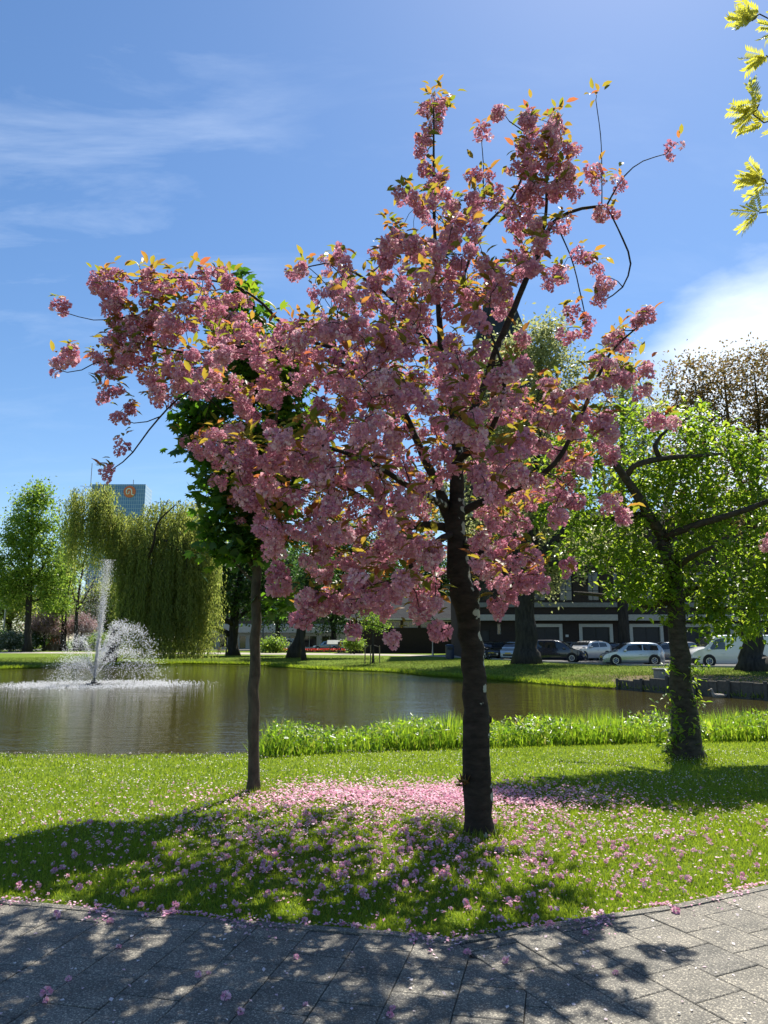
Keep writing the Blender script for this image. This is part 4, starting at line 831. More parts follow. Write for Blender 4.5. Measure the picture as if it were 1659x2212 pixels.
for h in upw: window(root, *h, SY + .45, o_, 2, 1, .1)
b = MB(); b.add([(xa - .4, SY - .1, zc1 + 6), (xb + .4, SY - .1, zc1 + 6), (xb, SY + 5, zc1 + 9.5), (xa, SY + 5, zc1 + 9.5), (xa - .4, SY + 10.3, zc1 + 6), (xb + .4, SY + 10.3, zc1 + 6)], [(0, 1, 2, 3), (3, 2, 5, 4), (0, 3, 4), (1, 5, 2), (0, 4, 5, 1)]); b.build('roof', 'slate', root, off=o_)
# glass office tower far beyond the willow
HY = 680.0; xa, xm, xb = X(176, HY), X(296, HY), X(311, HY + 30); zt = Z(1046, HY); o_ = np.array((xm, HY, 0)); root = thing('glass_office_tower', o_, 'tall blue glass office tower with round orange emblem beyond the willow', 'building')
b = MB(); b.add([(xa, HY, 0), (xm, HY, 0), (xm, HY, zt), (xa, HY, zt), (xa, HY + 30, 0), (xa, HY + 30, zt)], [(0, 1, 2, 3), (4, 0, 3, 5)]); b.build('front', 'glass_grid', root, off=o_)
b = MB(); b.add([(xm, HY, 0), (xb, HY + 30, 0), (xb, HY + 30, zt), (xm, HY, zt), (xa, HY + 30, 0), (xa, HY + 30, zt)], [(0, 1, 2, 3), (1, 4, 5, 2), (3, 2, 5)]); b.build('side', 'glass_grid_side', root, off=o_)
b = MB(); b.add([(xa, HY, zt - .2), (xm, HY, zt - .2), (xb, HY + 30, zt - .2), (xa, HY + 30, zt - .2)], [(0, 1, 2, 3)]); b.build('roof', 'concrete', root, off=o_)
ec = P(280, 1062, HY - .4); em = MB(); em.disc(ec, 5.6, 28, 1, .5); emo = em.build('emblem', 'logo_orange', root, off=o_)
sw = MB(); a_ = np.linspace(R(200), R(-20), 14); sw.tube([ec + np.array((-.4 + 2.5 * math.cos(t), -.5, .2 + 2.6 * math.sin(t))) for t in a_] + [ec + np.array((2.2, -.5, -2.6)), ec + np.array((4.2, -.5, -3.4))], .62, 8); sw.tube([ec + np.array(p) for p in ((-2.9, -.5, -.6), (-2.2, -.5, -2.4), (-.4, -.5, -2.2), (-.2, -.5, .3))], .55, 8); sw.build('swoosh', 'logo_white', emo, True, o_)
for u, h in ((196, 22), (288, 6)):
    m_ = MB(); p = P(u, 1046, HY + 8); m_.tube([(p[0], p[1], zt - .3), (p[0], p[1], zt + h)], .35, 6); m_.build('mast', 'steel', root, off=o_)
# painted brick garden wall on the left
GY = 122.0; xa, xb = X(90, GY), X(139, GY); o_ = np.array((xa, GY, 0)); root = thing('garden_wall', o_, 'brown brick garden wall with orange graffiti under blossoming trees', 'wall')
b = MB(); b.box(xa, xb, GY, GY + .3, 0, 2.4); b.build('wall', 'pale_brick', root, off=o_)
b = MB(); b.box(xa - .05, xb + .05, GY - .06, GY + .36, 2.402, 2.52); b.build('coping', 'concrete', root, off=o_)
g = MB(); c_ = np.array(((xa + xb) / 2 - .4, GY - .02, 1.5)); t = np.linspace(0, 5.2, 24); g.tube([c_ + np.array((.55 * math.cos(a) - .5, 0, .5 * math.sin(a))) for a in t], .07, 6); g.tube([c_ + np.array((.35 + .25 * i, 0, .45 * (-1) ** i)) for i in range(6)], .07, 6); g.build('graffiti', 'logo_orange', root, off=o_)

# ------------------------------------------------------------------ trees round the pond
far_tree('elm_tree', 'huge old elm with dark furrowed trunk and pale young leaves by the road', (1137, 1434),
         [(1150, 760, 70, 60), (1200, 810, 55, 70), (1110, 830, 80, 80), (1180, 900, 60, 70), (1100, 950, 80, 70), (1190, 1010, 60, 60), (1130, 1080, 70, 60), (1060, 1000, 60, 70), (1060, 1130, 50, 50), (1190, 720, 40, 30), (1215, 1130, 55, 50), (1180, 1230, 30, 50), (1240, 1190, 60, 40), (1050, 900, 60, 60), (1095, 760, 50, 40), (960, 1080, 60, 60)],
         [[(1137, 1434, 25), (1136, 1400, 24), (1134, 1340, 22), (1133, 1290, 22), (1140, 1240, 18), (1150, 1150, 14), (1160, 1000, 10), (1165, 850, 6), (1170, 740, 2)], [(1140, 1250, 12), (1180, 1190, 11, -1), (1225, 1140, 9, -1.5), (1260, 1110, 5, -2), (1300, 1095, 2, -2)], [(1136, 1260, 12), (1105, 1180, 10), (1080, 1080, 7), (1060, 960, 3)], [(1150, 1150, 9), (1190, 1050, 7, 1), (1205, 900, 4, 2), (1200, 760, 2, 2)], [(1145, 1240, 7), (1200, 1215, 6, -2), (1260, 1225, 4, -3), (1310, 1220, 2, -3)]],
         'elm_leaf', nt_=330, per=70, size=.32, spread=.95, seg=.8, rtip=.018)
far_tree('young_elm_tree', 'pale green tree topping the hall roof beside the old elm', (1345, 1430), [(1345, 790, 50, 55), (1320, 850, 60, 60), (1370, 870, 60, 60), (1345, 950, 70, 70), (1300, 1000, 60, 60), (1390, 1010, 60, 70), (1350, 1090, 80, 70), (1310, 1170, 60, 60)],
         [[(1345, 1428, 12), (1345, 1300, 11), (1342, 1150, 9), (1345, 950, 5), (1345, 790, 1.5)], [(1343, 1180, 6), (1310, 1080, 4, 1), (1295, 960, 2, 1)], [(1343, 1150, 6), (1385, 1050, 4, -1), (1390, 930, 2, -1)]], 'elm_leaf', nt_=170, per=60, size=.33, spread=1.0, seg=.9, Y=66.0)
far_tree('copper_leaved_tree', 'tall bare-looking tree with brown young leaves and thick trunk behind the white van', (1627, 1450),
         [(1480, 820, 50, 55), (1560, 810, 60, 50), (1640, 800, 60, 55), (1500, 900, 60, 60), (1590, 890, 70, 60), (1660, 900, 50, 60), (1470, 980, 50, 50), (1550, 990, 70, 60), (1640, 1000, 60, 60), (1500, 1080, 60, 50), (1600, 1100, 80, 50), (1720, 900, 80, 90), (1750, 1050, 70, 80)],
         [[(1627, 1450, 26), (1625, 1420, 23), (1622, 1360, 21), (1620, 1300, 20), (1622, 1200, 16), (1625, 1080, 11), (1640, 950, 5), (1628, 790, .8)], [(1621, 1250, 9), (1580, 1150, 7, -1), (1535, 1040, 4, -1), (1520, 930, 2, -1), (1495, 810, .7, -1)], [(1622, 1220, 10), (1670, 1130, 8, 1), (1710, 1000, 5, 1), (1725, 860, 2, 1)], [(1624, 1120, 8), (1585, 1000, 6, 1), (1570, 880, 3, 1.5), (1562, 780, 1, 1.5)], [(1580, 1150, 6, -1), (1510, 1110, 4, -2), (1465, 1030, 2, -2)]],
         'brown_leaf', nt_=950, per=22, size=.20, spread=.55, seg=.7, rtip=.010, shell=.35)
far_tree('lime_tree', 'upright lime tree with fresh bright leaves and straight dark trunk on the far lawn', (58, 1408),
         [(75, 1070, 28, 30), (60, 1110, 40, 35), (95, 1120, 35, 40), (45, 1150, 45, 40), (90, 1170, 50, 40), (30, 1200, 45, 40), (80, 1215, 60, 45), (125, 1240, 35, 45), (20, 1250, 40, 35), (70, 1260, 60, 35), (120, 1290, 30, 35), (30, 1290, 40, 25), (-30, 1230, 40, 50)],
         [[(58, 1408, 7.5), (60, 1380, 7), (62, 1320, 6.5), (64, 1260, 6), (66, 1180, 4.5), (70, 1100, 2.5), (74, 1050, 1)], [(63, 1290, 3.5), (40, 1240, 3), (15, 1200, 1.5)], [(64, 1270, 3.5), (95, 1220, 3), (115, 1170, 1.5)], [(63, 1300, 3), (100, 1290, 2.4), (130, 1270, 1)]], 'lime_leaf', nt_=300, per=70, size=.45, spread=1.1, seg=1.5, rtip=.03)
far_tree('linden_tree', 'second park tree with leafy low boughs and sturdy trunk beside the path', (137, 1406),
         [(140, 1260, 30, 40), (120, 1300, 30, 35), (150, 1220, 30, 40), (160, 1160, 25, 40), (115, 1340, 14, 14)], [[(137, 1406, 6.5), (138, 1370, 6), (140, 1320, 5.5), (146, 1250, 4.5), (155, 1160, 2)], [(141, 1310, 3), (120, 1290, 2), (105, 1270, 1)]], 'lime_leaf', nt_=110, per=60, size=.42, spread=1.0, seg=1.5, rtip=.03)
far_tree('bare_tree', 'leafless tree with fan of fine dark twigs left of the fountain', (164, 1400),
         [(185, 1190, 28, 40), (200, 1240, 25, 35), (170, 1240, 30, 40), (190, 1290, 30, 30), (160, 1290, 20, 25)], [[(164, 1400, 4.2), (165, 1360, 4), (167, 1310, 3.2), (175, 1250, 2.2), (190, 1170, 1)], [(166, 1320, 2), (190, 1280, 1.6), (205, 1250, 1)], [(166, 1310, 2), (155, 1270, 1.4), (150, 1220, .8)]], 'brown_leaf', nt_=420, per=1, size=.2, spread=.4, seg=1.2, rtip=.03, Y=118.0)
for u, v, Y_, ru in ((95, 1345, 119, 30), (175, 1345, 121, 24), (130, 1350, 126, 26)):
    far_tree('blossoming_tree', {95: 'small faded pink blossoming tree over the graffiti wall', 175: 'small pink blossoming tree behind the fountain jets', 130: 'faded pink blossoming tree behind the garden wall'}[u], (u, 1404), [(u, v, ru, 20), (u - 12, v + 10, ru * .8, 14), (u + 14, v + 8, ru * .7, 14)], [[(u, 1404, 2.4), (u + 1, 1385, 2.0), (u, v + 8, 1.4), (u, v - 12, .6)]], 'pink_bloom', nt_=80, per=50, size=.3, spread=.7, seg=1.0, rtip=.025, Y=float(Y_))
far_tree('leaning_tree', 'park tree with thick dark trunk leaning right on the sunny bank', (640, 1421),
         [(690, 1200, 60, 50), (640, 1230, 50, 40), (740, 1250, 50, 40), (700, 1290, 50, 30), (640, 1290, 40, 25), (780, 1200, 50, 50), (740, 1160, 60, 50), (760, 1310, 30, 20), (830, 1240, 40, 40)],
         [[(636, 1424, 13), (641, 1405, 12), (650, 1370, 11), (658, 1320, 10), (664, 1270, 8), (672, 1200, 5), (680, 1150, 2)], [(660, 1300, 5), (700, 1270, 4), (750, 1230, 2)], [(661, 1290, 5), (635, 1250, 3), (620, 1210, 1.5)]], 'dark_leaf', nt_=200, per=60, size=.36, spread=1.0, seg=.9)
far_tree('slim_park_tree', 'slim bluish trunk standing close beside the leaning park tree', (657, 1426), [(670, 1260, 25, 25), (690, 1230, 30, 30)], [[(657, 1426, 4.8), (655, 1400, 4.2), (653, 1360, 4), (654, 1300, 3), (672, 1240, 1.5)]], 'dark_leaf', nt_=40, per=50, size=.35, spread=.9, seg=.9)
far_tree('spreading_tree', 'dark spreading tree with low horizontal boughs over the far bank', (503, 1412),
         [(480, 1210, 50, 40), (540, 1190, 60, 50), (440, 1250, 50, 40), (510, 1260, 60, 40), (580, 1250, 50, 45), (460, 1300, 50, 28), (540, 1310, 50, 25), (600, 1300, 40, 28), (630, 1220, 40, 40), (430, 1320, 25, 18)],
         [[(503, 1412, 12), (503, 1390, 10), (505, 1350, 10), (510, 1300, 8), (520, 1240, 5), (530, 1180, 2)], [(503, 1375, 6), (480, 1362, 6), (455, 1352, 5), (425, 1335, 4, -1), (400, 1330, 2, -1)], [(504, 1350, 5), (480, 1335, 5, -2), (450, 1325, 3.5, -3), (425, 1310, 1.6, -3)], [(506, 1340, 5), (550, 1310, 4), (600, 1290, 2)]], 'dark_leaf', nt_=260, per=65, size=.42, spread=1.15, seg=1.0, rtip=.025, Y=82.0)
far_tree('crooked_tree', 'thin crooked trunk under the dark boughs by the far path', (432, 1408), [(440, 1290, 25, 20), (430, 1260, 20, 18)], [[(428, 1408, 5.5), (434, 1392, 4.2), (440, 1360, 4), (444, 1310, 2.6), (440, 1260, 1)]], 'dark_leaf', nt_=40, per=50, size=.4, spread=1.0, seg=1.0, Y=96.0)
for i, (u, Y_, top, w, lab, mt) in enumerate(((425, 135., 1075, 40, 'tall pale poplar rising behind the right edge of the willow', 'elm_leaf'), (600, 128., 1190, 70, 'dense dark tree behind the slender maple trunk', 'dark_leaf'), (720, 135., 1210, 70, 'dense green tree behind the parked silver cars', 'dark_leaf'), (835, 128., 1200, 80, 'green tree rising behind the low brick wing', 'dark_leaf'), (950, 122., 1180, 70, 'shady tree behind the grey tiled roof', 'dark_leaf'), (20, 150., 1240, 70, 'yellow green tree behind the lime on the left', 'willow_leaf'), (120, 160., 1230, 60, 'olive green tree behind the bare tree', 'willow_leaf'), (-60, 140., 1200, 60, 'leafy tree at the end of the left lawn', 'dark_leaf'), (230, 150., 1250, 60, 'leafy tree in the gap left of the willow', 'willow_leaf'), (315, 155., 1230, 60, 'shady tree standing behind the willow trunk', 'dark_leaf'), (385, 165., 1210, 60, 'dark tree behind the right half of the willow', 'dark_leaf'), (500, 165., 1170, 80, 'tall tree behind the spreading tree', 'dark_leaf'), (1045, 125., 1150, 70, 'tall tree squeezed between wing and hall', 'dark_leaf'))):
    h = 1400 - top
    far_tree('park_tree', lab, (u, 1402), [(u, top + h * .18, w * .55, h * .18), (u - w * .45, top + h * .42, w * .6, h * .22), (u + w * .45, top + h * .42, w * .6, h * .22), (u, top + h * .6, w * .9, h * .22), (u, top + h * .35, w * .6, h * .25)],
             [[(u, 1402, 5.5), (u, 1360, 5), (u + 2, top + h * .5, 3.5), (u, top + h * .1, 1)], [(u, 1350, 3), (u - w * .4, top + h * .45, 1.2)], [(u, 1345, 3), (u + w * .4, top + h * .45, 1.2)]], mt, nt_=170, per=60, size=.5, spread=1.4, seg=1.5, rtip=.03, Y=Y_, group=None)
far_tree('staked_sapling', 'young tree tied between wooden stakes on the sunny bank', (805, 1433), [(805, 1340, 22, 20), (795, 1320, 16, 14), (818, 1350, 15, 12)], [[(806, 1433, 2.4), (806, 1400, 2.0), (806, 1360, 1.4), (804, 1315, .6)]], 'lime_leaf', nt_=60, per=22, size=.16, spread=.4, seg=.3, rtip=.01)
yg = bpy.data.objects['staked_sapling']; yb = np.array(yg.location)
for dx in (-.55, -.15, .5):
    s_ = MB(); s_.tube([(dx, .15 * (1 if dx > 0 else -1), -.05), (dx * .97, .15 * (1 if dx > 0 else -1), 1.25)], .04, 8); s_.build('stake', 'wood', yg)
s_ = MB(); s_.tube([(-.55, -.15, 1.15), (0, 0, 1.3), (.5, .15, 1.15)], .025, 6); s_.build('tie', 'plastic_black', yg)
far_tree('leaning_shrub', 'low bright green bush against the dark brick wing', (765, 1406), [(765, 1385, 16, 12), (755, 1392, 12, 9), (778, 1392, 12, 9)], [[(765, 1406, 1.2), (765, 1395, 1), (765, 1382, .4)]], 'lime_leaf', nt_=60, per=40, size=.22, spread=.4, seg=.4, rtip=.012, cat='bush', Y=92.0)
for u, Y_, ru, rv, mt, lab in ((22, 112., 26, 26, 'shrub_leaf', 'white-flecked shrub at the path on the far left'), (48, 116., 18, 22, 'shrub_leaf', 'silvery shrub between lamp post and lime trunk'), (70, 120., 22, 34, 'dark_leaf', 'dark evergreen shrub behind the lime trunk'), (-20, 118., 30, 40, 'dark_leaf', 'dark shrub behind the lamp post'), (590, 100., 20, 12, 'lime_leaf', 'small round green bush beside the white parked van'), (185, 124., 24, 22, 'dark_leaf', 'dark shrub behind the fountain'), (225, 118., 30, 22, 'lime_leaf', 'loose green shrub behind the willow trunk')):
    far_tree('shrub', lab, (u, 1404), [(u, 1400 - rv * .7, ru, rv * .6), (u - ru * .5, 1400 - rv * .4, ru * .6, rv * .4), (u + ru * .5, 1400 - rv * .45, ru * .6, rv * .4)], [[(u, 1404, 1.4), (u, 1398, 1.1), (u, 1402 - rv, .5)]], mt, nt_=80, per=45, size=.32, spread=.6, seg=.7, rtip=.015, cat='shrub', Y=Y_)

# ------------------------------------------------------------------ weeping willow
wb = G(238, 1426); WLY = wb[1]
root = thing('weeping_willow', wb, 'big weeping willow with leaning trunk trailing its branches over the water', 'tree')
def wlm(r): return px_limb(r, WLY)
limbs = [wlm([(234, 1430, 18), (238, 1415, 14), (252, 1370, 12), (272, 1310, 11), (292, 1260, 10), (312, 1215, 10), (325, 1180, 9), (338, 1160, 8), (347, 1125, 6), (352, 1100, 4), (360, 1088, 2)]),
         wlm([(322, 1185, 7), (350, 1165, 6, -1), (375, 1180, 4, -1.5), (410, 1200, 3, -2), (440, 1190, 1.5, -2)]), wlm([(330, 1170, 6), (360, 1140, 5, 1), (400, 1110, 4, 1), (440, 1110, 2.5, 1)]),
         wlm([(285, 1275, 7), (262, 1200, 6), (248, 1150, 5), (236, 1110, 4.5), (234, 1085, 3), (225, 1060, 2)]), wlm([(240, 1120, 3.5), (210, 1115, 3), (180, 1125, 2), (160, 1135, 1)]),
         wlm([(300, 1240, 7), (310, 1160, 6, 3), (295, 1130, 3, 4), (285, 1118, 1.5, 4)]), wlm([(310, 1220, 6), (330, 1180, 5, -3), (340, 1130, 3.5, -4), (380, 1090, 2, -4)])]
limbs = [[(*q[:3], q[3] * (1 if i == 0 and q[2] < 4 else .6)) for q in l] for i, l in enumerate(limbs)]
dome = [(222, 1060, 28, 22), (185, 1064, 32, 22), (165, 1090, 22, 30), (335, 1100, 26, 18), (372, 1098, 36, 22), (408, 1112, 36, 26), (445, 1140, 34, 30), (170, 1120, 25, 25), (225, 1105, 40, 26), (325, 1135, 50, 24), (390, 1140, 55, 30), (285, 1155, 40, 24), (350, 1170, 60, 30), (420, 1180, 45, 30), (455, 1190, 25, 30), (310, 1200, 50, 25), (280, 1190, 30, 25), (330, 1230, 60, 25), (400, 1240, 50, 25), (290, 1230, 30, 20), (262, 1118, 26, 16), (292, 1122, 26, 14), (255, 1150, 26, 24), (300, 1290, 40, 30), (370, 1310, 50, 30), (430, 1290, 35, 30), (340, 1350, 50, 25), (410, 1350, 40, 25)]
T = in_blobs(dome, 640, WLY, 1.1, .5); LB, TB, dirs = grow(limbs, T, .7, .02, up=.25)
LB.build('trunk', 'dark_bark', root, True, wb); tag(TB.build('branches', 'dark_bark', root, False, wb), kind='stuff')
Bs, Ds, As = [], [], []
for t in T:
    tint = rng.random() * .6
    for _ in range(5):
        st = t + rng.normal(0, .36, 3) * np.array((1, 1, .5)); uu = 829.5 + st[0] / st[1] * F; bot = 1205 + 32 * rng.normal() if uu < 225 else (1245 + 40 * rng.normal() if uu < 258 else 1428 - 110 * rng.random() ** 2.2)
        zb = max(.3, Z(bot, WLY)); Lh = min((st[2] - zb), rng.gamma(2.6, 2.3) + .8)
        if Lh < .6: Lh = .6
        m = int(Lh / .15) + 2; s = np.linspace(0, 1, m); sway = rng.normal(0, .35, 2)
        q = st + np.column_stack([sway[0] * s ** 2 + rng.normal(0, .07, m), sway[1] * s ** 2 + rng.normal(0, .07, m), -Lh * s + .25 * np.sin(s * 3.1)]); Bs.append(q); As.append(np.clip(tint + .38 * rng.random(m), 0, .999)); Ds.append(np.column_stack([rng.normal(0, .42, m), rng.normal(0, .42, m), -np.ones(m)]))
Bs = np.concatenate(Bs); Ds = np.concatenate(Ds); n = len(Bs)
leaf_obj('trailing_foliage', root, 'willow_leaf', Bs, Ds, rdir(n), rng.uniform(.18, .34, n), rng.uniform(.06, .11, n), .1, 'diamond', wb, np.concatenate(As))

# ------------------------------------------------------------------ fountain
fb = G(203, 1479, WZ); root = thing('fountain', fb, 'pond fountain throwing one tall jet and a fan of arching side jets', 'fountain'); FY = fb[1]
nzm = MB(); nzm.tube([(0, 0, -.3), (0, 0, .05)], .09, 12); nzm.tube([(0, 0, .05), (0, 0, .12), (0, 0, .2)], [.14, .16, .1], 12); nzm.tube([(0, 0, .2), (0, 0, .3)], .05, 10); nzm.build('nozzle', 'dark_steel', root)
ring_ = MB(); ring_.wheel((0, 0, .02), .28, .36, .08, 2, 24); ring_.build('float_ring', 'plastic_black', root)
def drops(name, Pn, sz, par):
    Pn = np.asarray(Pn); n = len(Pn); o4 = np.array([(1, 0, -.5), (-.5, .87, -.5), (-.5, -.87, -.5), (0, 0, 1.2)]) * .6; s = np.broadcast_to(sz, n)[:, None, None]
    V = Pn[:, None, :] + o4[None] * s; T = np.array([(0, 1, 3), (1, 2, 3), (2, 0, 3), (0, 2, 1)]); Fc = (T[None] + (np.arange(n) * 4)[:, None, None]).reshape(-1, 3)
    return tag(obj(name, mesh(name, V.reshape(-1, 3), Fc, 'droplet', False, np.repeat(rng.random(n), 4)), par), kind='stuff')
g9 = 9.81
def jet(name, vx, vy, vz, n, spread, tmax=None, size=.03):
    tf = (vz + math.sqrt(vz * vz + 2 * g9 * .25)) / g9; t = rng.random(n) ** .8 * (tf if tmax is None else tmax)
    b = np.stack([vx * t, vy * t, .3 + vz * t - .5 * g9 * t * t], 1); b += rng.normal(0, 1, (n, 3)) * (spread * (t / tf) ** 1.2 + .015)[:, None]; b[:, 2] = np.maximum(b[:, 2], .0)
    return drops(name, b, size * rng.uniform(.5, 1.3, n), root)
vz = math.sqrt(2 * g9 * 5.5)
n = 6500; hz = 5.5 * rng.random(n) ** 1.15; tj = np.stack([.05 * hz + rng.normal(0, 1, n) * (.015 + .024 * hz), rng.normal(0, 1, n) * (.015 + .024 * hz), .3 + hz], 1); drops('tall_jet', tj, .034 * rng.uniform(.4, 1.2, n) * (1.15 - .1 * hz), root); 
fall = np.stack([rng.normal(-.25, .38, 3600), rng.normal(0, .4, 3600), 5.4 * rng.random(3600) ** 1.25], 1); fall[:, 0] -= (5.4 - fall[:, 2]) * .05; drops('falling_spray', fall, rng.uniform(.008, .020, 3600), root)
for vx, vy, vz_, n in ((1.55, -.6, 6.9, 1500), (2.1, .3, 6.7, 1400), (2.6, .5, 4.9, 1000), (-1.35, .2, 5.9, 1000), (-2.0, -.4, 3.9, 900), (.7, 1.6, 6.0, 900), (-.5, -1.7, 4.2, 700), (1.2, -1.5, 5.0, 700)): jet('side_jet', vx, vy, vz_, n, .26, None, .034)
n = 7000; mist = np.stack([rng.normal(-.55, .75, n), rng.normal(-.3, .7, n), np.abs(rng.normal(0, 1.0, n))], 1); drops('mist', mist, rng.uniform(.006, .014, n), root)
a = rng.random(5000) * 6.283; r = np.abs(rng.normal(2.4, .8, 5000)); spl = np.stack([r * np.cos(a) * 1.25 + .2, r * np.sin(a), np.abs(rng.normal(0, .035, 5000))], 1); drops('splash_ring', spl, rng.uniform(.02, .05, 5000), root)
# ------------------------------------------------------------------ vehicles
def car(name, label, loc, rz, paint, prof, L, Wd, H, wheel_r=.32, van=False, group='cars parked beyond the pond', detail=True, cat='car'):
    """front towards +x. prof: rows (x fraction 0 rear..1 front, belt height, top height) in fractions of H above the sill"""
    root = thing(name, loc, label, cat, group, rz)
    prof = np.array(prof, float); p = smooth_path(prof, 4) if not van else prof
    xs = (p[:, 0] - .5) * L; belt = p[:, 1] * H; top = np.maximum(p[:, 2] * H, belt + .002); sill = .19
    hw = Wd / 2 * (1 - .10 * np.clip((np.abs(p[:, 0] - .5) - .38) / .12, 0, 1) ** 2 * 2.2)
    V = []; n = len(xs)
    for i in range(n):
        tum = np.clip((top[i] - belt[i]) / (.42 * H), 0, 1) * (.16 if not van else .09)
        rw = hw[i] - tum; e = .05 if i in (0, n - 1) else 0; lo = sill + (.07 if i in (0, n - 1) else 0)
        sec = [(hw[i] * .94, lo), (hw[i], lo + .14), (hw[i], (belt[i] + lo) * .55), (hw[i] * .985, belt[i]), (rw, max(belt[i] + .001, top[i] - .05)), (rw * .86, top[i])]
        sec = sec + [(-y, z) for y, z in sec[::-1]]
        V += [(xs[i], y, z) for y, z in sec]
    k = 12; Fc = [(i * k + j, i * k + (j + 1) % k, (i + 1) * k + (j + 1) % k, (i + 1) * k + j) for i in range(n - 1) for j in range(k)] + [tuple(range(k)), tuple((n - 1) * k + j for j in range(k))[::-1]]
    body = obj('body', mesh('body', V, Fc, 'paint_' + paint, False), root)
    me = body.data; me.polygons.foreach_set('use_smooth', np.array([len(q.vertices) == 4 for q in me.polygons])); md = body.modifiers.new('split', 'EDGE_SPLIT'); md.split_angle = R(38)
    V = np.array(V).reshape(n, k, 3)
    def pt(x, j, f=0.0, out=.008):               # point on the side surface: ring corners j to j+1 at length x
        i = int(np.clip(np.searchsorted(xs, x) - 1, 0, n - 2)); t = np.clip((x - xs[i]) / (xs[i + 1] - xs[i] + 1e-9), 0, 1)
        a = V[i, j] * (1 - t) + V[i + 1, j] * t; b = V[i, j + 1] * (1 - t) + V[i + 1, j + 1] * t; q = a * (1 - f) + b * f; q = q + np.array((0, out * np.sign(q[1]), 0)); return q
    def side_quad(nm, x0, x1, f0, f1, x0t=None, x1t=None, mat='car_glass', j=3, out=.008):
        x0t = x0 if x0t is None else x0t; x1t = x1 if x1t is None else x1t
        for sg in (0, 1):
            q = [pt(x0, j, f0, out), pt((x0 + x1) / 2, j, f0, out), pt(x1, j, f0, out), pt(x1t, j, f1, out), pt((x0t + x1t) / 2, j, f1, out), pt(x0t, j, f1, out)]
            if sg: q = [a * np.array((1, -1, 1)) for a in q]
            inn = [a * np.array((1, .985, 1)) for a in q]; obj(nm, mesh(nm, np.array(q + inn), [tuple(range(6)) if not sg else tuple(range(6))[::-1]] + [(i, (i + 1) % 6, 6 + (i + 1) % 6, 6 + i) for i in range(6)], mat), root)
    gl = np.where(top - belt > .2 * H)[0]; gx0, gx1 = xs[gl[0]], xs[gl[-1]]
    full = np.where(top > top.max() - .07 * H)[0]; rx0, rx1 = xs[full[0]], xs[full[-1]]
    gl2 = np.where(top - belt > .05 * H)[0]; bx0_, bx1_ = xs[gl2[0]], xs[gl2[-1]]
    mid = (gx0 + gx1) / 2
    if van:
        side_quad('side_window', L * .105, L * .305, .06, .82, L * .105, L * .215)
        bp_ = MB(); bp_.box(L * .44, L * .512, -Wd * .49, Wd * .49, .22, .52, .05); bp_.build('front_bumper', 'plastic_black', root); bp_ = MB(); bp_.box(-L * .51, -L * .47, -Wd * .49, Wd * .49, .22, .52, .03); bp_.build('rear_bumper', 'plastic_black', root)
    else:
        side_quad('side_window', mid + .04, gx1 - .06, .10, .80, mid + .04, min(gx1 - .35, rx1 + .05)); side_quad('side_window', gx0 + .22, mid - .04, .10, .80, max(gx0 + .3, rx0 - .05), mid - .04)
    # windscreens lie on the sloping surface between belt and roof
    def screen(nm, xa, xb, mat='car_glass'):
        def row(x, inset):
            i = int(np.clip(np.searchsorted(xs, x) - 1, 0, n - 2)); t = (x - xs[i]) / (xs[i + 1] - xs[i] + 1e-9); a = V[i, 5] * (1 - t) + V[i + 1, 5] * t; b = V[i, 4] * (1 - t) + V[i + 1, 4] * t
            w = max(a[1], b[1]) * inset; return [(x, s * w, a[2]) for s in (-1, -.33, .33, 1)]
        rows = [row(x, .92) for x in np.linspace(xa, xb, 5)]; q = np.array([r for rr in rows for r in rr]); nn = np.array((1 if xb > 0 else -1, 0, .9)) * .014
        obj(nm, mesh(nm, q + nn, [(i * 4 + j, i * 4 + j + 1, (i + 1) * 4 + j + 1, (i + 1) * 4 + j) for i in range(4) for j in range(3)], mat), root)
    screen('windscreen', rx1 + .10 if not van else L * .235, bx1_ - .10 if not van else L * .345)
    if not van: screen('rear_window', bx0_ + .06, max(rx0 - .02, bx0_ + .14))
    xf, xr = L * .5 - .80 * (L / 4.2), -L * .5 + .76 * (L / 4.2)
    for x in (xf, xr):
        for s in (-1, 1):
            ar = MB(); ar.disc((x, s * (Wd / 2 - .02), wheel_r + .02), wheel_r + .06, 22, 1, .05); ar.build('wheel_arch', 'plastic_black', root)
            w = obj('wheel', None, root); w.empty_display_size = .1; w.location = (x, s * (Wd / 2 - .09), wheel_r)
            t = MB(); t.wheel((0, 0, 0), wheel_r * .62, wheel_r, .2, 1, 22); t.build('tyre', 'tyre', w, True)
            rm = MB(); rm.wheel((0, s * .04, 0), wheel_r * .5, wheel_r * .64, .14, 1, 20); rm.disc((0, s * .06, 0), wheel_r * .16, 10, 1, .06)
            for q in range(6):
                a_ = q * math.pi / 3; rm.tube([(.04 * math.cos(a_), s * .075, .04 * math.sin(a_)), (wheel_r * .55 * math.cos(a_), s * .08, wheel_r * .55 * math.sin(a_))], [.035, .028], 6)
            rm.build('rim', 'rim' if paint not in ('black',) else 'rim', w); dk = MB(); dk.disc((0, s * .01, 0), wheel_r * .55, 16, 1, .02); dk.build('brake_disc', 'plastic_black', w)
    zb = belt[-1]; fx = xs[-1]
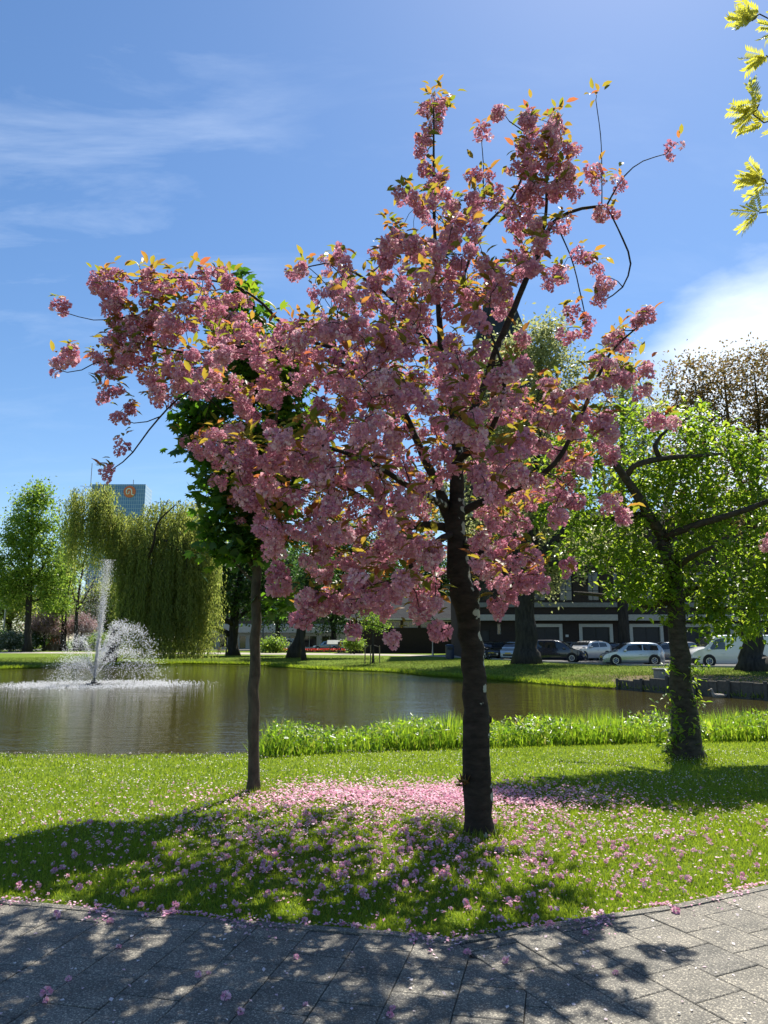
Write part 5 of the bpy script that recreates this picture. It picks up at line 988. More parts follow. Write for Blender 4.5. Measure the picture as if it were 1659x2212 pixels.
    for s in (-1, 1):
        h = MB(); y1 = hw[-1] * .98; zl = belt[-1] * .93; h.box(fx - .22, fx + .015, s * y1 - .16 if s > 0 else -y1 - .012, y1 + .012 if s > 0 else -y1 + .16, zl - .13, zl + .0, .02); h.build('headlight', 'lamp_glass', root)
        h = MB(); zl = belt[0] * .90; y0 = hw[0]; h.box(xs[0] - .015, xs[0] + .14, s * y0 - .15 if s > 0 else -y0 - .012, y0 + .012 if s > 0 else -y0 + .15, zl - .25, zl, .02); h.build('tail_lamp', 'tail_lamp', root)
        h = MB(); mx_ = gx1 - .12 if not van else L * .30; yb = Wd / 2; h.box(mx_ - .06, mx_ + .12, s * yb + (-.03 if s > 0 else -.17), s * yb + (.17 if s > 0 else .03), belt.mean() + .04, belt.mean() + .19, .04); h.build('mirror', 'paint_' + paint, root)
        for hx in ((mid + .06, gx0 + .30) if not van else (L * .12,)):
            h = MB(); h.box(hx, hx + .18, s * Wd / 2 - .01, s * Wd / 2 + .03, belt.mean() - .16, belt.mean() - .12, .01); h.build('door_handle', 'paint_' + paint, root)
    g = MB(); g.box(fx - .05, fx + .012, -Wd * .28, Wd * .28, sill + .10, sill + .28, .02); g.build('grille', 'plastic_black', root)
    g = MB(); g.box(fx + .002, fx + .026, -.26, .26, sill + .30, sill + .41); g.build('number_plate', 'plate', root)
    g = MB(); g.box(xs[0] - .028, xs[0] - .002, -.26, .26, belt[0] * .62, belt[0] * .62 + .11); g.build('number_plate', 'plate', root)
    u_ = MB(); u_.box(-L * .46, L * .46, -Wd * .44, Wd * .44, .16, sill + .05); u_.build('underbody', 'plastic_black', root)
    return root
HATCH = [(0, .56, .58), (.02, .60, .70), (.06, .62, .86), (.13, .62, .95), (.25, .62, .99), (.45, .61, 1.0), (.58, .60, .965), (.70, .60, .78), (.78, .595, .62), (.86, .56, .565), (.94, .50, .505), (.985, .42, .425), (1, .36, .365)]
MPVP = [(0, .56, .58), (.015, .60, .80), (.04, .60, .92), (.12, .60, .985), (.35, .60, 1.0), (.55, .59, .985), (.68, .585, .86), (.79, .575, .62), (.88, .54, .545), (.95, .48, .485), (.985, .40, .405), (1, .34, .345)]
SUVP = [(0, .60, .61), (.02, .66, .72), (.08, .68, .84), (.17, .67, .95), (.32, .65, 1.0), (.5, .64, .99), (.62, .63, .92), (.73, .625, .66), (.83, .60, .61), (.93, .56, .565), (.985, .48, .485), (1, .42, .425)]
VANP = [(0, .50, .96), (.01, .52, .99), (.03, .52, 1.0), (.60, .52, 1.0), (.68, .52, .985), (.72, .52, .94), (.83, .52, .66), (.86, .52, .60), (.93, .50, .545), (.98, .44, .47), (.995, .36, .37), (1, .30, .31)]
SEDAN = [(0, .60, .61), (.03, .62, .63), (.14, .62, .64), (.24, .62, .86), (.36, .62, .99), (.5, .61, 1.0), (.60, .60, .95), (.72, .595, .64), (.82, .57, .575), (.93, .52, .525), (.985, .44, .445), (1, .38, .385)]
def at(u, Y): return (X(u, Y), Y, .006)
car('silver_hatchback', 'silver blue five-door hatchback with red tail lamps parked along the bank', at(1362, 50.4), R(176), 'silver', HATCH, 3.95, 1.70, 1.49)
car('white_van', 'white panel van with black bumper parked behind the thick tree trunk', at(1572, 48.0), R(177), 'white', VANP, 5.1, 1.92, 1.95, .34, True, cat='van')
car('navy_people_carrier', 'dark blue people carrier with silver wheels beside the huge elm', at(1197, 57.5), R(-22), 'navy', MPVP, 4.5, 1.80, 1.66, .33)
car('white_crossover', 'white compact crossover with black windows turned towards the pond', at(1268, 63.0), R(212), 'pearl', SUVP, 4.3, 1.80, 1.58, .35)
car('black_hatchback', 'black hatchback with bright windscreen facing the pond left of the elm', at(1080, 69.0), R(238), 'black', HATCH, 4.1, 1.74, 1.52)
car('light_blue_compact', 'pale blue compact car half hidden behind the elm trunk', at(1112, 66.0), R(240), 'paleblue', HATCH, 3.6, 1.64, 1.50)
car('black_estate', 'black car with sunlit windscreen behind the parked bicycle', at(1052, 69.6), R(240), 'black', MPVP, 4.2, 1.76, 1.55)
car('dark_saloon', 'black car between the white crossover and the silver hatchback', at(1328, 65.0), R(225), 'black', SEDAN, 4.4, 1.78, 1.45)
car('dark_car', 'dark car parked behind the people carrier', at(1225, 68.8), R(225), 'grey', HATCH, 4.0, 1.72, 1.50)
car('dark_estate', 'dark grey estate car behind the thick tree trunk', at(1438, 58.0), R(180), 'grey', MPVP, 4.4, 1.78, 1.52)
car('pale_saloon', 'pale blue car parked behind the end of the white van', at(1695, 55.0), R(178), 'paleblue', SEDAN, 4.4, 1.76, 1.45)
car('silver_estate', 'silver estate car on the street before the shops', at(705, 130.5), R(180), 'silver', SEDAN, 4.6, 1.8, 1.5, group='cars on the street before the shops')
car('beige_van', 'beige van on the street left of the leaning trunk', at(613, 131.0), R(180), 'beige', MPVP, 4.9, 1.9, 1.95, group='cars on the street before the shops', cat='van')
car('white_saloon', 'white car parked behind the silver estate on the street', at(745, 134.0), R(180), 'white', HATCH, 4.2, 1.75, 1.5, group='cars on the street before the shops')
car('street_hatchback', 'dark hatchback parked before the left shopfronts', at(425, 134.0), R(180), 'navy', HATCH, 4.1, 1.75, 1.5, group='cars on the street before the shops')

# ------------------------------------------------------------------ street furniture
def bicycle(name, label, loc, rz, cat='bicycle'):
    r = thing(name, loc, label, cat, None, rz); wr = .34
    for x in (-.53, .53):
        w = obj('wheel', None, r, (x, 0, wr)); w.empty_display_size = .1; t = MB(); t.wheel((0, 0, 0), wr - .035, wr, .035, 1, 24); t.build('tyre', 'tyre', w)
        s_ = MB()
        for q in range(10): a_ = q * math.pi / 5; s_.tube([(0, 0, 0), ((wr - .03) * math.cos(a_), 0, (wr - .03) * math.sin(a_))], .004, 4)
        s_.tube([(0, -.05, 0), (0, .05, 0)], .022, 8); s_.build('spokes', 'rim', w)
    f = MB(); bb = (-.08, 0, .30); st = (-.22, 0, .78); hd = (.36, 0, .80); hl = (.40, 0, .64)
    for a_, b_ in ((bb, st), (bb, hl), (st, hl), (bb, (-.53, 0, wr)), (st, (-.53, 0, wr)), (hl, (.53, 0, wr)), (hl, hd)): f.tube([a_, b_], .018, 8)
    f.build('frame', 'dark_steel', r); f = MB(); f.tube([(-.22, 0, .78), (-.25, 0, .92)], .014, 8); f.box(-.38, -.12, -.08, .08, .92, .98, .025); f.build('saddle', 'plastic_black', r)
    f = MB(); f.tube([(.36, 0, .80), (.33, 0, 1.02)], .014, 8); f.tube([(.18, -.28, 1.02), (.34, -.2, 1.06), (.36, 0, 1.05), (.34, .2, 1.06), (.18, .28, 1.02)], .013, 8); f.build('handlebar', 'steel', r)
    f = MB(); f.wheel((-.08, .04, .30), .06, .09, .01, 1, 14); f.tube([(-.08, .05, .30), (.02, .09, .18)], .012, 6); f.tube([(-.08, -.05, .30), (-.18, -.09, .42)], .012, 6); f.build('crank', 'steel', r)
bicycle('bicycle', 'black bicycle standing at the kerb beside the black cars', (X(1046, 63.5), 63.5, .002), R(215))
bn = G(972, 1424); r = thing('litter_bin', bn, 'tall dark blue litter bin beside the park path', 'bin')
b = MB(); b.tube([(0, 0, 0), (0, 0, .06), (0, 0, .08), (0, 0, 1.12)], [.34, .34, .38, .38], 16); b.build('body', 'bin_blue', r); b = MB(); b.tube([(0, 0, 1.12), (0, 0, 1.16), (0, 0, 1.24), (0, 0, 1.27)], [.40, .41, .36, .2], 16); b.build('lid', 'bin_blue', r); b = MB(); b.box(-.24, .24, -.40, -.36, .84, 1.02); b.build('slot', 'plastic_black', r)
def post(name, label, u, v, h, rad_, mat, lamp=False, cat='post'):
    p = G(u, v); r = thing(name, p, label, cat); b = MB(); b.tube([(0, 0, -.05), (0, 0, .5), (0, 0, .52), (0, 0, h)], [rad_ * 1.5, rad_ * 1.5, rad_, rad_ * .7], 12); b.build('pole', mat, r)
    if lamp:
        b = MB(); b.tube([(0, 0, h - .1), (.3, 0, h + .12), (.9, 0, h + .16)], .05, 8); a_ = b.build('arm', mat, r); b = MB(); b.tube([(.7, 0, h + .15), (.95, 0, h + .17), (1.3, 0, h + .16), (1.5, 0, h + .13)], [.04, .13, .13, .03], 10); b.build('lamp_head', 'white_trim', a_)
    else:
        b = MB(); b.tube([(0, 0, h), (0, 0, h + .06)], [rad_ * .9, rad_ * .3], 10); b.build('cap', mat, r)
    return r
post('lamp_post', 'grey street lamp post among shrubs at the far left', 4, 1406, 9.6, .14, 'steel', True, 'lamp')
post('sign_pole', 'thin grey pole beside the path before the low brick wing', 935, 1417, 5.6, .07, 'steel')
post('blue_post', 'dark blue post beside the slender maple trunk across the pond', 567, 1410, 5.0, .12, 'post_blue')
post('grey_post', 'thin grey post behind the second park tree', 146, 1404, 7.5, .09, 'steel')
sg = np.array((X(722, 100), 100, 0)); r = thing('information_board', sg, 'slanted information board on wooden legs by the flower bed', 'sign')
for s in (-1, 1): b = MB(); b.box(s * .55 - .06, s * .55 + .06, -.05, .05, 0, 1.25, .01); b.build('leg', 'wood', r)
b = MB(); b.add([(-.95, -.42, 1.08), (.95, -.42, 1.08), (.95, .42, 1.62), (-.95, .42, 1.62), (-.95, -.44, 1.14), (.95, -.44, 1.14), (.95, .40, 1.68), (-.95, .40, 1.68)], [(0, 3, 2, 1), (4, 5, 6, 7), (0, 1, 5, 4), (1, 2, 6, 5), (2, 3, 7, 6), (3, 0, 4, 7)]); pn = b.build('panel', 'concrete', r)
b = MB(); b.add([(-.88, -.408, 1.163), (.88, -.408, 1.163), (.88, .368, 1.663), (-.88, .368, 1.663)], [(0, 1, 2, 3)]); b.build('print', 'sign_print', pn)
tb = np.array((X(487, 100), 100, 0)); r = thing('picnic_table', tb, 'dark wooden picnic table with benches under the spreading tree', 'table')
for q in range(4): b = MB(); b.box(-1.1, 1.1, -.36 + q * .18, -.20 + q * .18, .72, .77); b.build('plank', 'wood', r)
for s in (-1, 1):
    b = MB(); b.box(-1.1, 1.1, s * .75 - .14, s * .75 + .14, .43, .48); b.build('seat', 'wood', r)
    b = MB(); b.box(s * .8 - .05, s * .8 + .05, -.78, .78, .35, .425); b.tube([(s * .8, -.7, 0), (s * .8, -.25, .72)], .05, 6); b.tube([(s * .8, .7, 0), (s * .8, .25, .72)], .05, 6); b.build('leg_frame', 'wood', r)
# flower bed by the path, and the wing's grass strip stays part of the ground
fbx = (X(600, 104), X(745, 104)); r = thing('flower_bed', ((fbx[0] + fbx[1]) / 2, 106, 0), 'long bed of red flowers beyond the park path', 'flower bed')
b = MB(); b.box(-(fbx[1] - fbx[0]) / 2, (fbx[1] - fbx[0]) / 2, -1, 1, 0, .12, .03); b.build('soil', 'soil', r)
n = 2600; Bp = np.stack([rng.uniform(fbx[0] + .1, fbx[1] - .1, n), 106 + rng.uniform(-.9, .9, n), rng.uniform(.15, .45, n)], 1); leaf_obj('flowers', r, 'red_flower', Bp, rdir(n), rdir(n), .18, .15, .2, 'diamond', (*r.location[:2], 0)); n = 2600
Bp = np.stack([rng.uniform(fbx[0] + .1, fbx[1] - .1, n), 106 + rng.uniform(-.9, .9, n), rng.uniform(.08, .25, n)], 1); leaf_obj('leaves', r, 'dark_leaf', Bp, rdir(n) + np.array((0, 0, .6)), rdir(n), .2, .1, .2, 'diamond', (*r.location[:2], 0))
# timber revetment of the right bank and the concrete block above it
pv0 = [np.array(G(u, v, WZ)[:2]) for u, v in ((1340, 1489), (1357, 1490), (1452, 1498), (1560, 1505), (1659, 1512), (1720, 1516))]
r = thing('bank_revetment', (*pv0[0], WZ), 'weathered timber plank revetment edging the pond on the right', 'revetment'); lk = np.array((*pv0[0], WZ))
d = np.r_[0, np.cumsum([np.linalg.norm(b_ - a_) for a_, b_ in zip(pv0[:-1], pv0[1:])])]; pos = lambda s: np.array([np.interp(s, d, [p[i] for p in pv0]) for i in (0, 1)])
s = 0.0; k = 0
while s < d[-1] - .3:
    w = random.uniform(.34, .52); a_, b_ = pos(s + .008), pos(min(s + w - .008, d[-1])); t_ = nrm(b_ - a_); nn = np.array((t_[1], -t_[0])); nn = nn if nn[1] < 0 else -nn; ja = random.uniform(.0, .05); top_ = .36 + .22 * min(1, s / 2.5) + random.uniform(-.05, .05)
    b = MB(); b.prism([a_ + nn * (.12 + ja), b_ + nn * (.12 + ja), b_ + nn * (-.02 + ja), a_ + nn * (-.02 + ja)], WZ - .35, WZ + top_); b.build('plank', 'revet_wood', r, off=lk)
    if k % 3 == 0: b = MB(); b.tube([(*(a_ + nn * .19), WZ - .4), (*(a_ + nn * .19), WZ + top_ + .06)], .065, 8); b.build('pile', 'revet_wood', r, off=lk)
    s += w; k += 1
bk = np.array((X(1436, 32.4), 32.4, -.30)); r = thing('outfall_block', bk, 'grey concrete outfall block set into the right bank', 'concrete block')
b = MB(); b.box(-.42, .42, -.3, .45, 0, .66, .03); b.build('block', 'concrete', r); b = MB(); b.box(-.46, .46, -.34, .49, .662, .74, .02); b.build('cap', 'concrete', r)

# ------------------------------------------------------------------ people and birds
def person(name, label, loc, rz, H, top, legs, bend=0.0, stride=.22, extra=None, hat=None):
    r = thing(name, loc, label, 'person', None, rz); s = H / 1.75; me = bpy.data.meshes.new('body')
    J = dict(pel=(0, 0, .95), wa=(.02 + bend * .3, 0, 1.10), ch=(.02 + bend * .8, 0, 1.34), ne=(.02 + bend, 0, 1.50), hd=(.05 + bend * 1.1, 0, 1.60), cr=(.05 + bend * 1.1, 0, 1.70),
             h0=(0, .10, .90), k0=(stride * .55, .11, .50), a0=(stride * .9, .11, .09), t0=(stride * .9 + .16, .12, .045), h1=(0, -.10, .90), k1=(-stride * .1, -.11, .50), a1=(-stride * .9, -.11, .10), t1=(-stride * .9 + .16, -.12, .045),
             s0=(.02 + bend * .9, .19, 1.42), e0=(-.06 + bend * .9, .25, 1.14), w0=(.10 + bend, .24, .92), f0=(.14 + bend, .23, .83), s1=(.02 + bend * .9, -.19, 1.42), e1=(-.02 + bend * .9, -.25, 1.14), w1=(.16 + bend, -.24, .95), f1=(.20 + bend, -.23, .87))
    Rr = dict(pel=.145, wa=.13, ch=.15, ne=.06, hd=.09, cr=.085, h0=.095, k0=.062, a0=.042, t0=.038, h1=.095, k1=.062, a1=.042, t1=.038, s0=.07, e0=.045, w0=.03, f0=.035, s1=.07, e1=.045, w1=.03, f1=.035)
    nm = list(J); E_ = [('pel', 'wa'), ('wa', 'ch'), ('ch', 'ne'), ('ne', 'hd'), ('hd', 'cr'), ('pel', 'h0'), ('h0', 'k0'), ('k0', 'a0'), ('a0', 't0'), ('pel', 'h1'), ('h1', 'k1'), ('k1', 'a1'), ('a1', 't1'), ('ch', 's0'), ('s0', 'e0'), ('e0', 'w0'), ('w0', 'f0'), ('ch', 's1'), ('s1', 'e1'), ('e1', 'w1'), ('w1', 'f1')]
    me.from_pydata([tuple(c * s for c in J[k]) for k in nm], [(nm.index(a), nm.index(b)) for a, b in E_], []); o = obj('body', me, r); md = o.modifiers.new('skin', 'SKIN')
    for i, k in enumerate(nm):
        v = me.skin_vertices[0].data[i]; v.radius = (Rr[k] * s, Rr[k] * s * (1.15 if k in ('ch', 'wa', 'pel') else 1)); v.use_root = (k == 'pel')
    sd = o.modifiers.new('sub', 'SUBSURF'); sd.levels = 2; sd.render_levels = 2
    m, n_, l, out = nt('clothes_' + name); b = n_.new('ShaderNodeBsdfPrincipled'); l.new(b.outputs[0], out.inputs[0]); t = n_.new('ShaderNodeTexCoord'); sp = n_.new('ShaderNodeSeparateXYZ'); l.new(t.outputs['Object'], sp.inputs[0]); dv = n_.new('ShaderNodeMath'); dv.operation = 'DIVIDE'; dv.inputs[1].default_value = H; l.new(sp.outputs[2], dv.inputs[0])
    rp = ramp(n_, [(0, (.03, .03, .03)), (.055, legs), (.55, top), (.855, (.50, .30, .22))], 'CONSTANT'); l.new(dv.outputs[0], rp.inputs[0]); l.new(rp.outputs[0], b.inputs['Base Color']); b.inputs['Roughness'].default_value = .85; me.materials.append(m)
    hc = np.array(J['hd']) * s + np.array((-.02, 0, .07)) * s; t_ = np.linspace(.05, math.pi * .62, 7); b = MB(); b.tube([hc + np.array((0, 0, .075 * math.cos(a) * s + .02)) for a in t_], [.112 * s * math.sin(a) for a in t_], 12); b.build('hair' if not hat else 'cap', 'hair' if not hat else hat, r, True)
    for sgn in (-1, 1): b = MB(); b.tube([hc + np.array((.02, sgn * .098, -.09)) * s, hc + np.array((.0, sgn * .105, -.03)) * s], [.012, .016], 6); b.build('ear', 'skin', r)
    b = MB(); b.tube([hc + np.array((.10, 0, -.03)) * s, hc + np.array((.135, 0, -.075)) * s], [.008, .017], 6); b.build('nose', 'skin', r)
    if extra: b = MB(); b.box(-.30 + bend * .5, -.10 + bend * .5, -.16, .16, 1.02, 1.46, .05); b.build('backpack', extra, r)
    return r
person('person', 'person in red jacket and white cap walking near the flower bed', (X(735, 94), 94, .012), R(20), 1.74, (.42, .06, .04), (.02, .02, .025), .03, .25, 'cloth_dark', 'cloth_white')
person('person', 'person in white shirt and red shorts under the spreading tree', (X(441, 90), 90, .002), R(200), 1.72, (.60, .60, .58), (.20, .05, .05), .06, .2)
def bird(name, label, loc, rz, prof, mat, billmat, neck, head_r, cat, sc=1.0, floatz=0):
    r = thing(name, loc, label, cat, None, rz); b = MB(); pts_ = [(x * sc, 0, z * sc) for x, z, _ in prof]; b.tube(smooth_path(pts_, 4), np.interp(np.linspace(0, len(prof) - 1, (len(prof) - 1) * 4 + 1), range(len(prof)), [q[2] * sc for q in prof]), 12); body = b.build('body', mat, r, True)
    hx, hz = prof[-1][0] * sc, prof[-1][1] * sc; b = MB(); b.tube([(hx + .0, 0, hz), (hx + .03 * sc, 0, hz - .005), (hx + .075 * sc, 0, hz - .02 * sc)], [.02 * sc, .016 * sc, .006 * sc], 8); b.build('bill', billmat, r, True)
    for s in (-1, 1):
        w = MB(); w.tube([(.10 * sc, s * .085 * sc, .09 * sc), (0, s * .10 * sc, .10 * sc), (-.14 * sc, s * .075 * sc, .09 * sc), (-.24 * sc, s * .03 * sc, .10 * sc)], [.03 * sc, .05 * sc, .04 * sc, .008 * sc], 8); w.build('wing', mat, r, True)
        e = MB(); e.disc((hx - .015 * sc, s * head_r * sc * .95, hz + .012 * sc), .006 * sc, 8, 1, .006); e.build('eye', 'bill_white', r)
    return r
DUCK = [(-.30, .12, .012), (-.22, .09, .055), (-.08, .065, .10), (.06, .07, .10), (.15, .11, .07), (.19, .19, .04), (.205, .26, .038), (.23, .30, .043), (.265, .295, .03), (.285, .285, .014)]
bird('duck', 'pale grey brown duck swimming beside the timber revetment', (*G(1552, 1507, WZ)[:2], WZ - .02), R(175), DUCK, 'feather_grey', 'bill_yellow', 0, .04, 'duck', 1.0)
bird('coot', 'black coot with white bill sitting among the green reeds', (X(712, 12.35), 12.35, WZ + .16), R(205), DUCK, 'feather_black', 'bill_white', 0, .04, 'coot', .8)
nb = MB(); tn = np.linspace(0, 2 * math.pi, 14); nb.tube([(.2 * math.cos(a), .2 * math.sin(a), .1) for a in tn], .07, 7); nb.tube([(0, 0, -.2), (0, 0, .12)], [.26, .2], 12); no = nb.build('nest', 'wood', None, True); no.location = (X(712, 12.35), 12.35, WZ + .06); tag(no, 'low nest of old reed stems under the black coot', 'nest')

# ------------------------------------------------------------------ grass, reeds, petals
def lawn_edge_y(x): return np.interp(x, [p[0] for p in EDGE], [p[1] for p in EDGE])
def bank_y(x): ne = np.array(near_edge)[::-1]; return np.interp(x, ne[:, 0], ne[:, 1])
def scatter(n, y0, y1, m=.7):
    y = rng.uniform(y0, y1, n); x = (rng.random(n) * 2 - 1) * (.56 * y + m); ok = (y > lawn_edge_y(x) + .0) & (y < bank_y(x) + .02); return x[ok], y[ok]
def grass(name, n, y0, y1, h0, h1, w):
    x, y = scatter(n, y0, y1); m = len(x); cl_ = np.sin(x * 5.1 + 1.7 * np.sin(y * 3.3)) * np.sin(y * 4.7 + 1.3 * np.sin(x * 2.9))
    B = np.column_stack([x, y, np.full(m, -.004)]); D = np.column_stack([rng.normal(0, .42, m), rng.normal(0, .42, m), np.ones(m)]); L = rng.uniform(h0, h1, m) * (1 + .3 * cl_)
    return leaf_obj(name, None, 'grass', B, D, rdir(m) * np.array((1, 1, .1)), L, w * rng.uniform(.7, 1.3, m), rng.uniform(.1, .5), 'blade', (0, 0, 0), np.clip(rng.random(m) * .75 + .12 * cl_ + .12, 0, .999))
for args in ((130000, 4.2, 6.4, .020, .048, .0044), (95000, 6.4, 8.8, .020, .048, .006), (90000, 8.8, 13.0, .022, .05, .009)):
    tag(grass('lawn_grass', *args), {4.2: 'short green grass of the lawn beside the pavement', 6.4: 'short green grass of the lawn round the cherry trunk', 8.8: 'short green grass of the lawn along the near bank'}[args[1]], 'grass', kind='stuff')
# taller tufts at the foot of the stems
Bs = []
for (c, r0, n) in ((cb, .16, 700), (mb, .10, 700), (rb_, .34, 900)):
    a = rng.random(n) * 6.283; r = r0 + np.abs(rng.normal(0, .10, n)); Bs.append(np.column_stack([c[0] + r * np.cos(a), c[1] + r * np.sin(a), np.full(n, -.004)]))
Bs = np.concatenate(Bs); n = len(Bs)
tag(leaf_obj('grass_tufts', None, 'grass', Bs, np.column_stack([rng.normal(0, .4, n), rng.normal(0, .4, n), np.ones(n)]), rdir(n), rng.uniform(.05, .12, n), .005, .3, 'blade', (0, 0, 0)), 'longer grass tufts round the feet of the near trunks', 'grass', kind='stuff')
# reeds along the near bank
n = 30000; u = 600 + 1250 * rng.random(n) ** .95; x0_ = np.array([X(a, 12.2) for a in (600, 1850)]); x = x0_[0] + (x0_[1] - x0_[0]) * (u - 600) / 1250; y = bank_y(x) + rng.uniform(-.38, 1.25, n)
h = rng.uniform(.16, .52, n) * (1 + .2 * np.sin(x * 2.3) + .12 * np.sin(x * 7.1)); h = np.where(y < bank_y(x) - .05, h * .62, h); z0 = np.where(y < bank_y(x) + .05, -.05, WZ - .1); h = h + (-.05 - z0) * .75
tag(leaf_obj('reeds', None, 'reed', np.column_stack([x, y, z0]), np.column_stack([rng.normal(0, .16, n), rng.normal(0, .16, n), np.ones(n)]), rdir(n) * np.array((1, 1, .1)), h, rng.uniform(.010, .022, n), .22, 'blade', (0, 0, 0)), 'dense bright green reeds along the near edge of the pond', 'reeds', kind='stuff')
n = 9000; u = rng.random(n); x = x0_[0] + (x0_[1] - x0_[0]) * u; y = bank_y(x) + rng.uniform(-.35, .9, n); z = rng.uniform(.0, .30, n) * (1 + .25 * np.sin(x * 3.1))
tag(leaf_obj('bank_herbs', None, 'reed', np.column_stack([x, y, z]), rdir(n) + np.array((0, 0, .3)), rdir(n) * .5 + np.array((0, 0, 1.)), rng.uniform(.05, .11, n), rng.uniform(.025, .045, n), .3, 'diamond', (0, 0, 0), rng.random(n) * .9), 'leafy green herbs growing between the reeds', 'herbs', kind='stuff')
n = 1500; a_, b_ = X(560, 11.3), X(640, 11.6); x = rng.uniform(a_, b_, n); y = bank_y(x) + rng.uniform(-.1, .35, n); tag(leaf_obj('reed_fringe', None, 'reed', np.column_stack([x, y, np.full(n, -.12)]), np.column_stack([rng.normal(0, .3, n), rng.normal(0, .3, n), np.ones(n)]), rdir(n), rng.uniform(.12, .40, n), .012, .3, 'blade', (0, 0, 0)), 'thin fringe of low reeds beside the slender maple trunk', 'reeds', kind='stuff')
# fringe of long grass along the far bank
pe = np.array(far_edge); dd_ = np.r_[0, np.cumsum(np.linalg.norm(np.diff(pe, axis=0), axis=1))]; n = 16000; s = rng.random(n) * dd_[-1]; B = np.column_stack([np.interp(s, dd_, pe[:, 0]), np.interp(s, dd_, pe[:, 1]), np.full(n, -.34)]); B[:, :2] += rng.normal(0, .12, (n, 2)); B[:, 1] += .12
tag(leaf_obj('bank_grass', None, 'grass', B, np.column_stack([rng.normal(0, .5, n), rng.normal(-.3, .5, n), np.ones(n)]), rdir(n), rng.uniform(.10, .30, n), .03, .4, 'blade', (0, 0, 0)), 'ragged grass hanging over the far edge of the pond', 'grass', kind='stuff')
# petals on the lawn: a dense carpet behind the stem, scattered elsewhere
def petals(name, x, y, z, L, mat, label, flat=.6):
    n = len(x); az = rng.random(n) * 6.283; D = np.column_stack([np.cos(az), np.sin(az), rng.normal(.05, .35, n)]); return tag(leaf_obj(name, None, mat, np.column_stack([x, y, z]), D, rdir(n) * flat + np.array((0, 0, 1.)), L, L * rng.uniform(.6, .95, n), rng.uniform(-.3, .4), 'diamond', (0, 0, 0)), label, 'petals', kind='stuff')
n = 13000; x = rng.normal(.25, .95, n); y = 8.15 + rng.normal(0, .42, n) - .25 * np.abs(rng.normal(0, .6, n)); cl9 = np.sin(x * 4.3 + 2 * np.sin(y * 5)) * np.sin(y * 6.1 + 1.5 * np.sin(x * 3.7)); ok = rng.random(n) < .62 + .5 * cl9; x, y = x[ok], y[ok]; n = len(x); petals('petal_carpet', x, y, rng.uniform(.025, .06, n), rng.uniform(.020, .038, n), 'petal_fallen', 'dense carpet of fallen pink petals behind the cherry trunk')
xs_, ys_ = scatter(60000, 4.3, 9.2); pr = np.exp(-((xs_ - .3) / 2.3) ** 2 - ((ys_ - 6.6) / 1.9) ** 2) * .22 + .012; ok = rng.random(len(xs_)) < pr; x, y = xs_[ok], ys_[ok]; n = len(x); petals('scattered_petals', x, y, rng.uniform(.015, .05, n), rng.uniform(.014, .028, n), 'petal_fallen', 'pink petals scattered through the grass round the cherry')
x, y = scatter(17000, 6.4, 11.3); ok = rng.random(len(x)) < .45 + .4 * np.sin(x * 2.1 + np.sin(y * 3)) * np.sin(y * 3.7 + np.sin(x * 1.7)); x, y = x[ok], y[ok]; n = len(x); petals('pale_petals', x, y, rng.uniform(.03, .055, n), rng.uniform(.012, .022, n), 'petal_pale', 'whitish petals speckling the sunny lawn')
xs_ = rng.uniform(-2.8, 3.0, 1500); xs_ = xs_ + .14 * np.sin(xs_ * 9 + 2 * np.sin(xs_ * 4)); ys_ = lawn_edge_y(xs_) - np.abs(rng.normal(0, .06, 1500)) * (1 + np.sin(xs_ * 7)) + .03; petals('edge_petals', xs_, ys_, rng.uniform(.031, .04, 1500), rng.uniform(.012, .025, 1500), 'petal_fallen', 'pink petals drifted along the pavement edge', .3)
ys_ = rng.uniform(2.8, 4.9, 520); xs_ = rng.uniform(-2.7, 2.9, 520); ok = ys_ < lawn_edge_y(xs_) - .1; m = ok.sum(); petals('paving_petals', xs_[ok], ys_[ok], np.full(m, .028), rng.uniform(.013, .026, m), 'petal_pale', 'loose pale petals strewn over the paving slabs', .15)
# whole blossoms that fell: each its own thing
cnt = 0
while cnt < 262:
    x, y = random.gauss(.1, 1.5), random.gauss(5.9, .95)
    if abs(x) > .55 * y or y < float(lawn_edge_y(x)) + .03 or y > 8.6 or math.hypot(x - cb[0], y - cb[1]) < .22: continue
    o = obj('fallen_blossom', FLM[cnt % 4], None, (x, y, random.uniform(.028, .045)), (random.gauss(0, .6), random.gauss(0, .6), random.random() * 6.28), [random.uniform(.75, 1.25)] * 3); tag(o, 'fallen pink double blossom lying in the grass under the cherry', 'blossom', 'fallen blossoms on the lawn'); cnt += 1
def pv_blossom(u, v, s): p = G(u, v, .024); s *= 1.35; o = obj('fallen_blossom', FLM[int(u) % 4], None, (p[0], p[1], .024 + .012 * s), (random.gauss(0, .4), random.gauss(0, .4), random.random() * 6.28), [s] * 3); tag(o, 'fallen pink double blossom lying on the grey paving slabs', 'blossom', 'fallen blossoms on the pavement')
for u, v, s in ((100, 2150, .95), (148, 2118, .5), (98, 2165, .5), (488, 2158, .8), (428, 2110, .6), (520, 2190, .6), (238, 1994, .7), (122, 1982, .9), (640, 2070, .5), (1092, 2080, .7), (842, 2198, .6), (660, 2172, .4), (1265, 2018, .6), (848, 2212 - 30, .5), (1190, 2000, .7), (1460, 1972, .9), (1330, 2105, .5), (256, 2048, .5), (450, 2105, .4), (1010, 2062, .7)): pv_blossom(u, v, s)

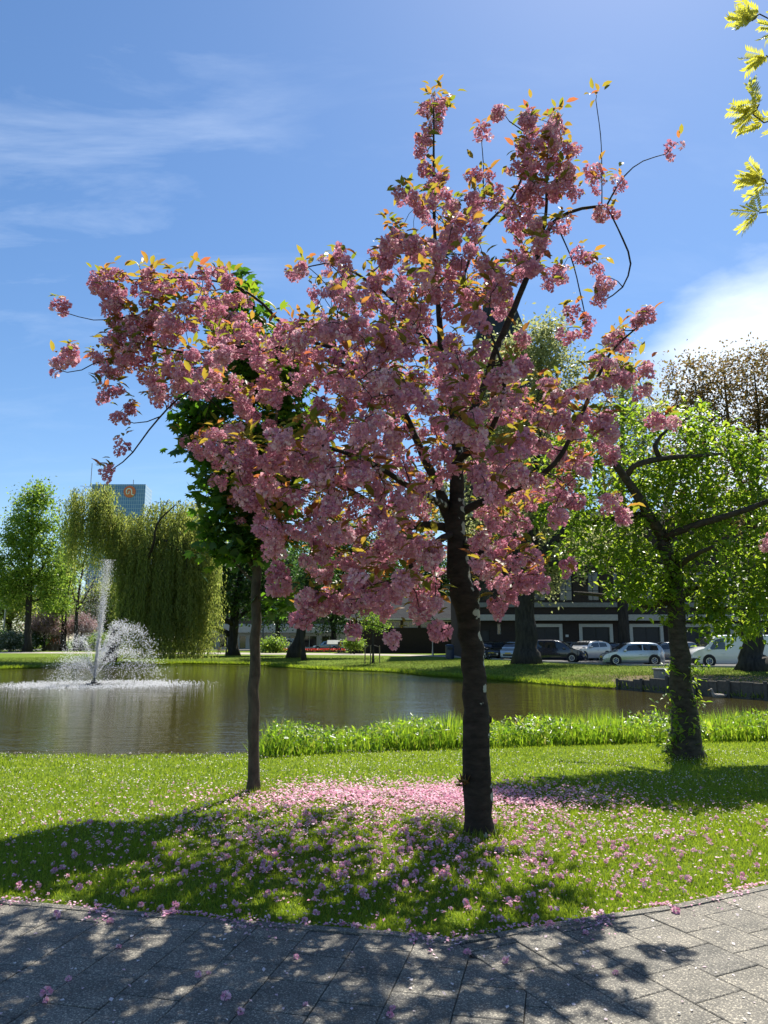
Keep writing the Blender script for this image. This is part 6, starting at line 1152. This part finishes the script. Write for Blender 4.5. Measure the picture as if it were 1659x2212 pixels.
# the many smaller blossoms between them, past the three hundred
LO = [flower(.021, 9, .75) for _ in range(5)]; Vs, Fs, As = [], [], []; n0 = 0; k = 0
while k < 1300:
    x, y = random.gauss(.25, 1.5), random.gauss(6.7, 1.0)
    if abs(x) > .56 * y or y < float(lawn_edge_y(x)) + .03 or y > 9.2 or math.hypot(x - cb[0], y - cb[1]) < .2: continue
    V, Fc, A = LO[k % 5]; q = Matrix.Rotation(random.random() * 6.28, 3, 'Z') @ Matrix.Rotation(random.gauss(0, .7), 3, 'X'); V = V @ np.array(q).T * random.uniform(.6, 1.1) + np.array((x, y, .035)); Vs.append(V); Fs.append(Fc + n0); As.append(A); n0 += len(V); k += 1
tag(obj('small_blossoms', mesh('small_blossoms', np.concatenate(Vs), np.concatenate(Fs), 'petal_fallen', False, np.concatenate(As))), 'crushed small pink blossoms littering the grass under the cherry', 'blossoms', kind='stuff')
# coarse turf of the far banks
n = 70000; i = rng.integers(0, len(pe) - 1, n); t = rng.random(n); q = pe[i] * (1 - t[:, None]) + pe[i + 1] * t[:, None]; w = rng.random(n) ** 1.5 * 16; nrm_ = outn[len(left_end):len(left_end) + len(pe)]; q = q + (nrm_[i] * (1 - t[:, None]) + nrm_[i + 1] * t[:, None]) * (.5 + w)[:, None]
zz_ = np.interp(w + .5, [0, .9, 3.6], [-.25, -.17, 0]) - .02; road_f = lambda x, y: (x > 9) & (y > np.interp(x, line[:, 0], line[:, 1]) - .15)
ok = ~road_f(q[:, 0], q[:, 1]) & ~((q[:, 1] > 66) & (q[:, 0] > 0)) & (q[:, 1] < 82) & ((np.hypot(q[:, 0] - 13.5, q[:, 1] - 31) > 4.5) | (rng.random(n) < .25)); q, zz_ = q[ok], zz_[ok]; m = len(q)
tag(leaf_obj('bank_turf', None, 'turf', np.column_stack([q, zz_]), np.column_stack([rng.normal(0, .6, m), rng.normal(0, .6, m), np.ones(m)]), rdir(m), rng.uniform(.06, .14, m), .03, .4, 'diamond', (0, 0, 0)), 'sunlit turf of the sloping far bank', 'grass', kind='stuff')
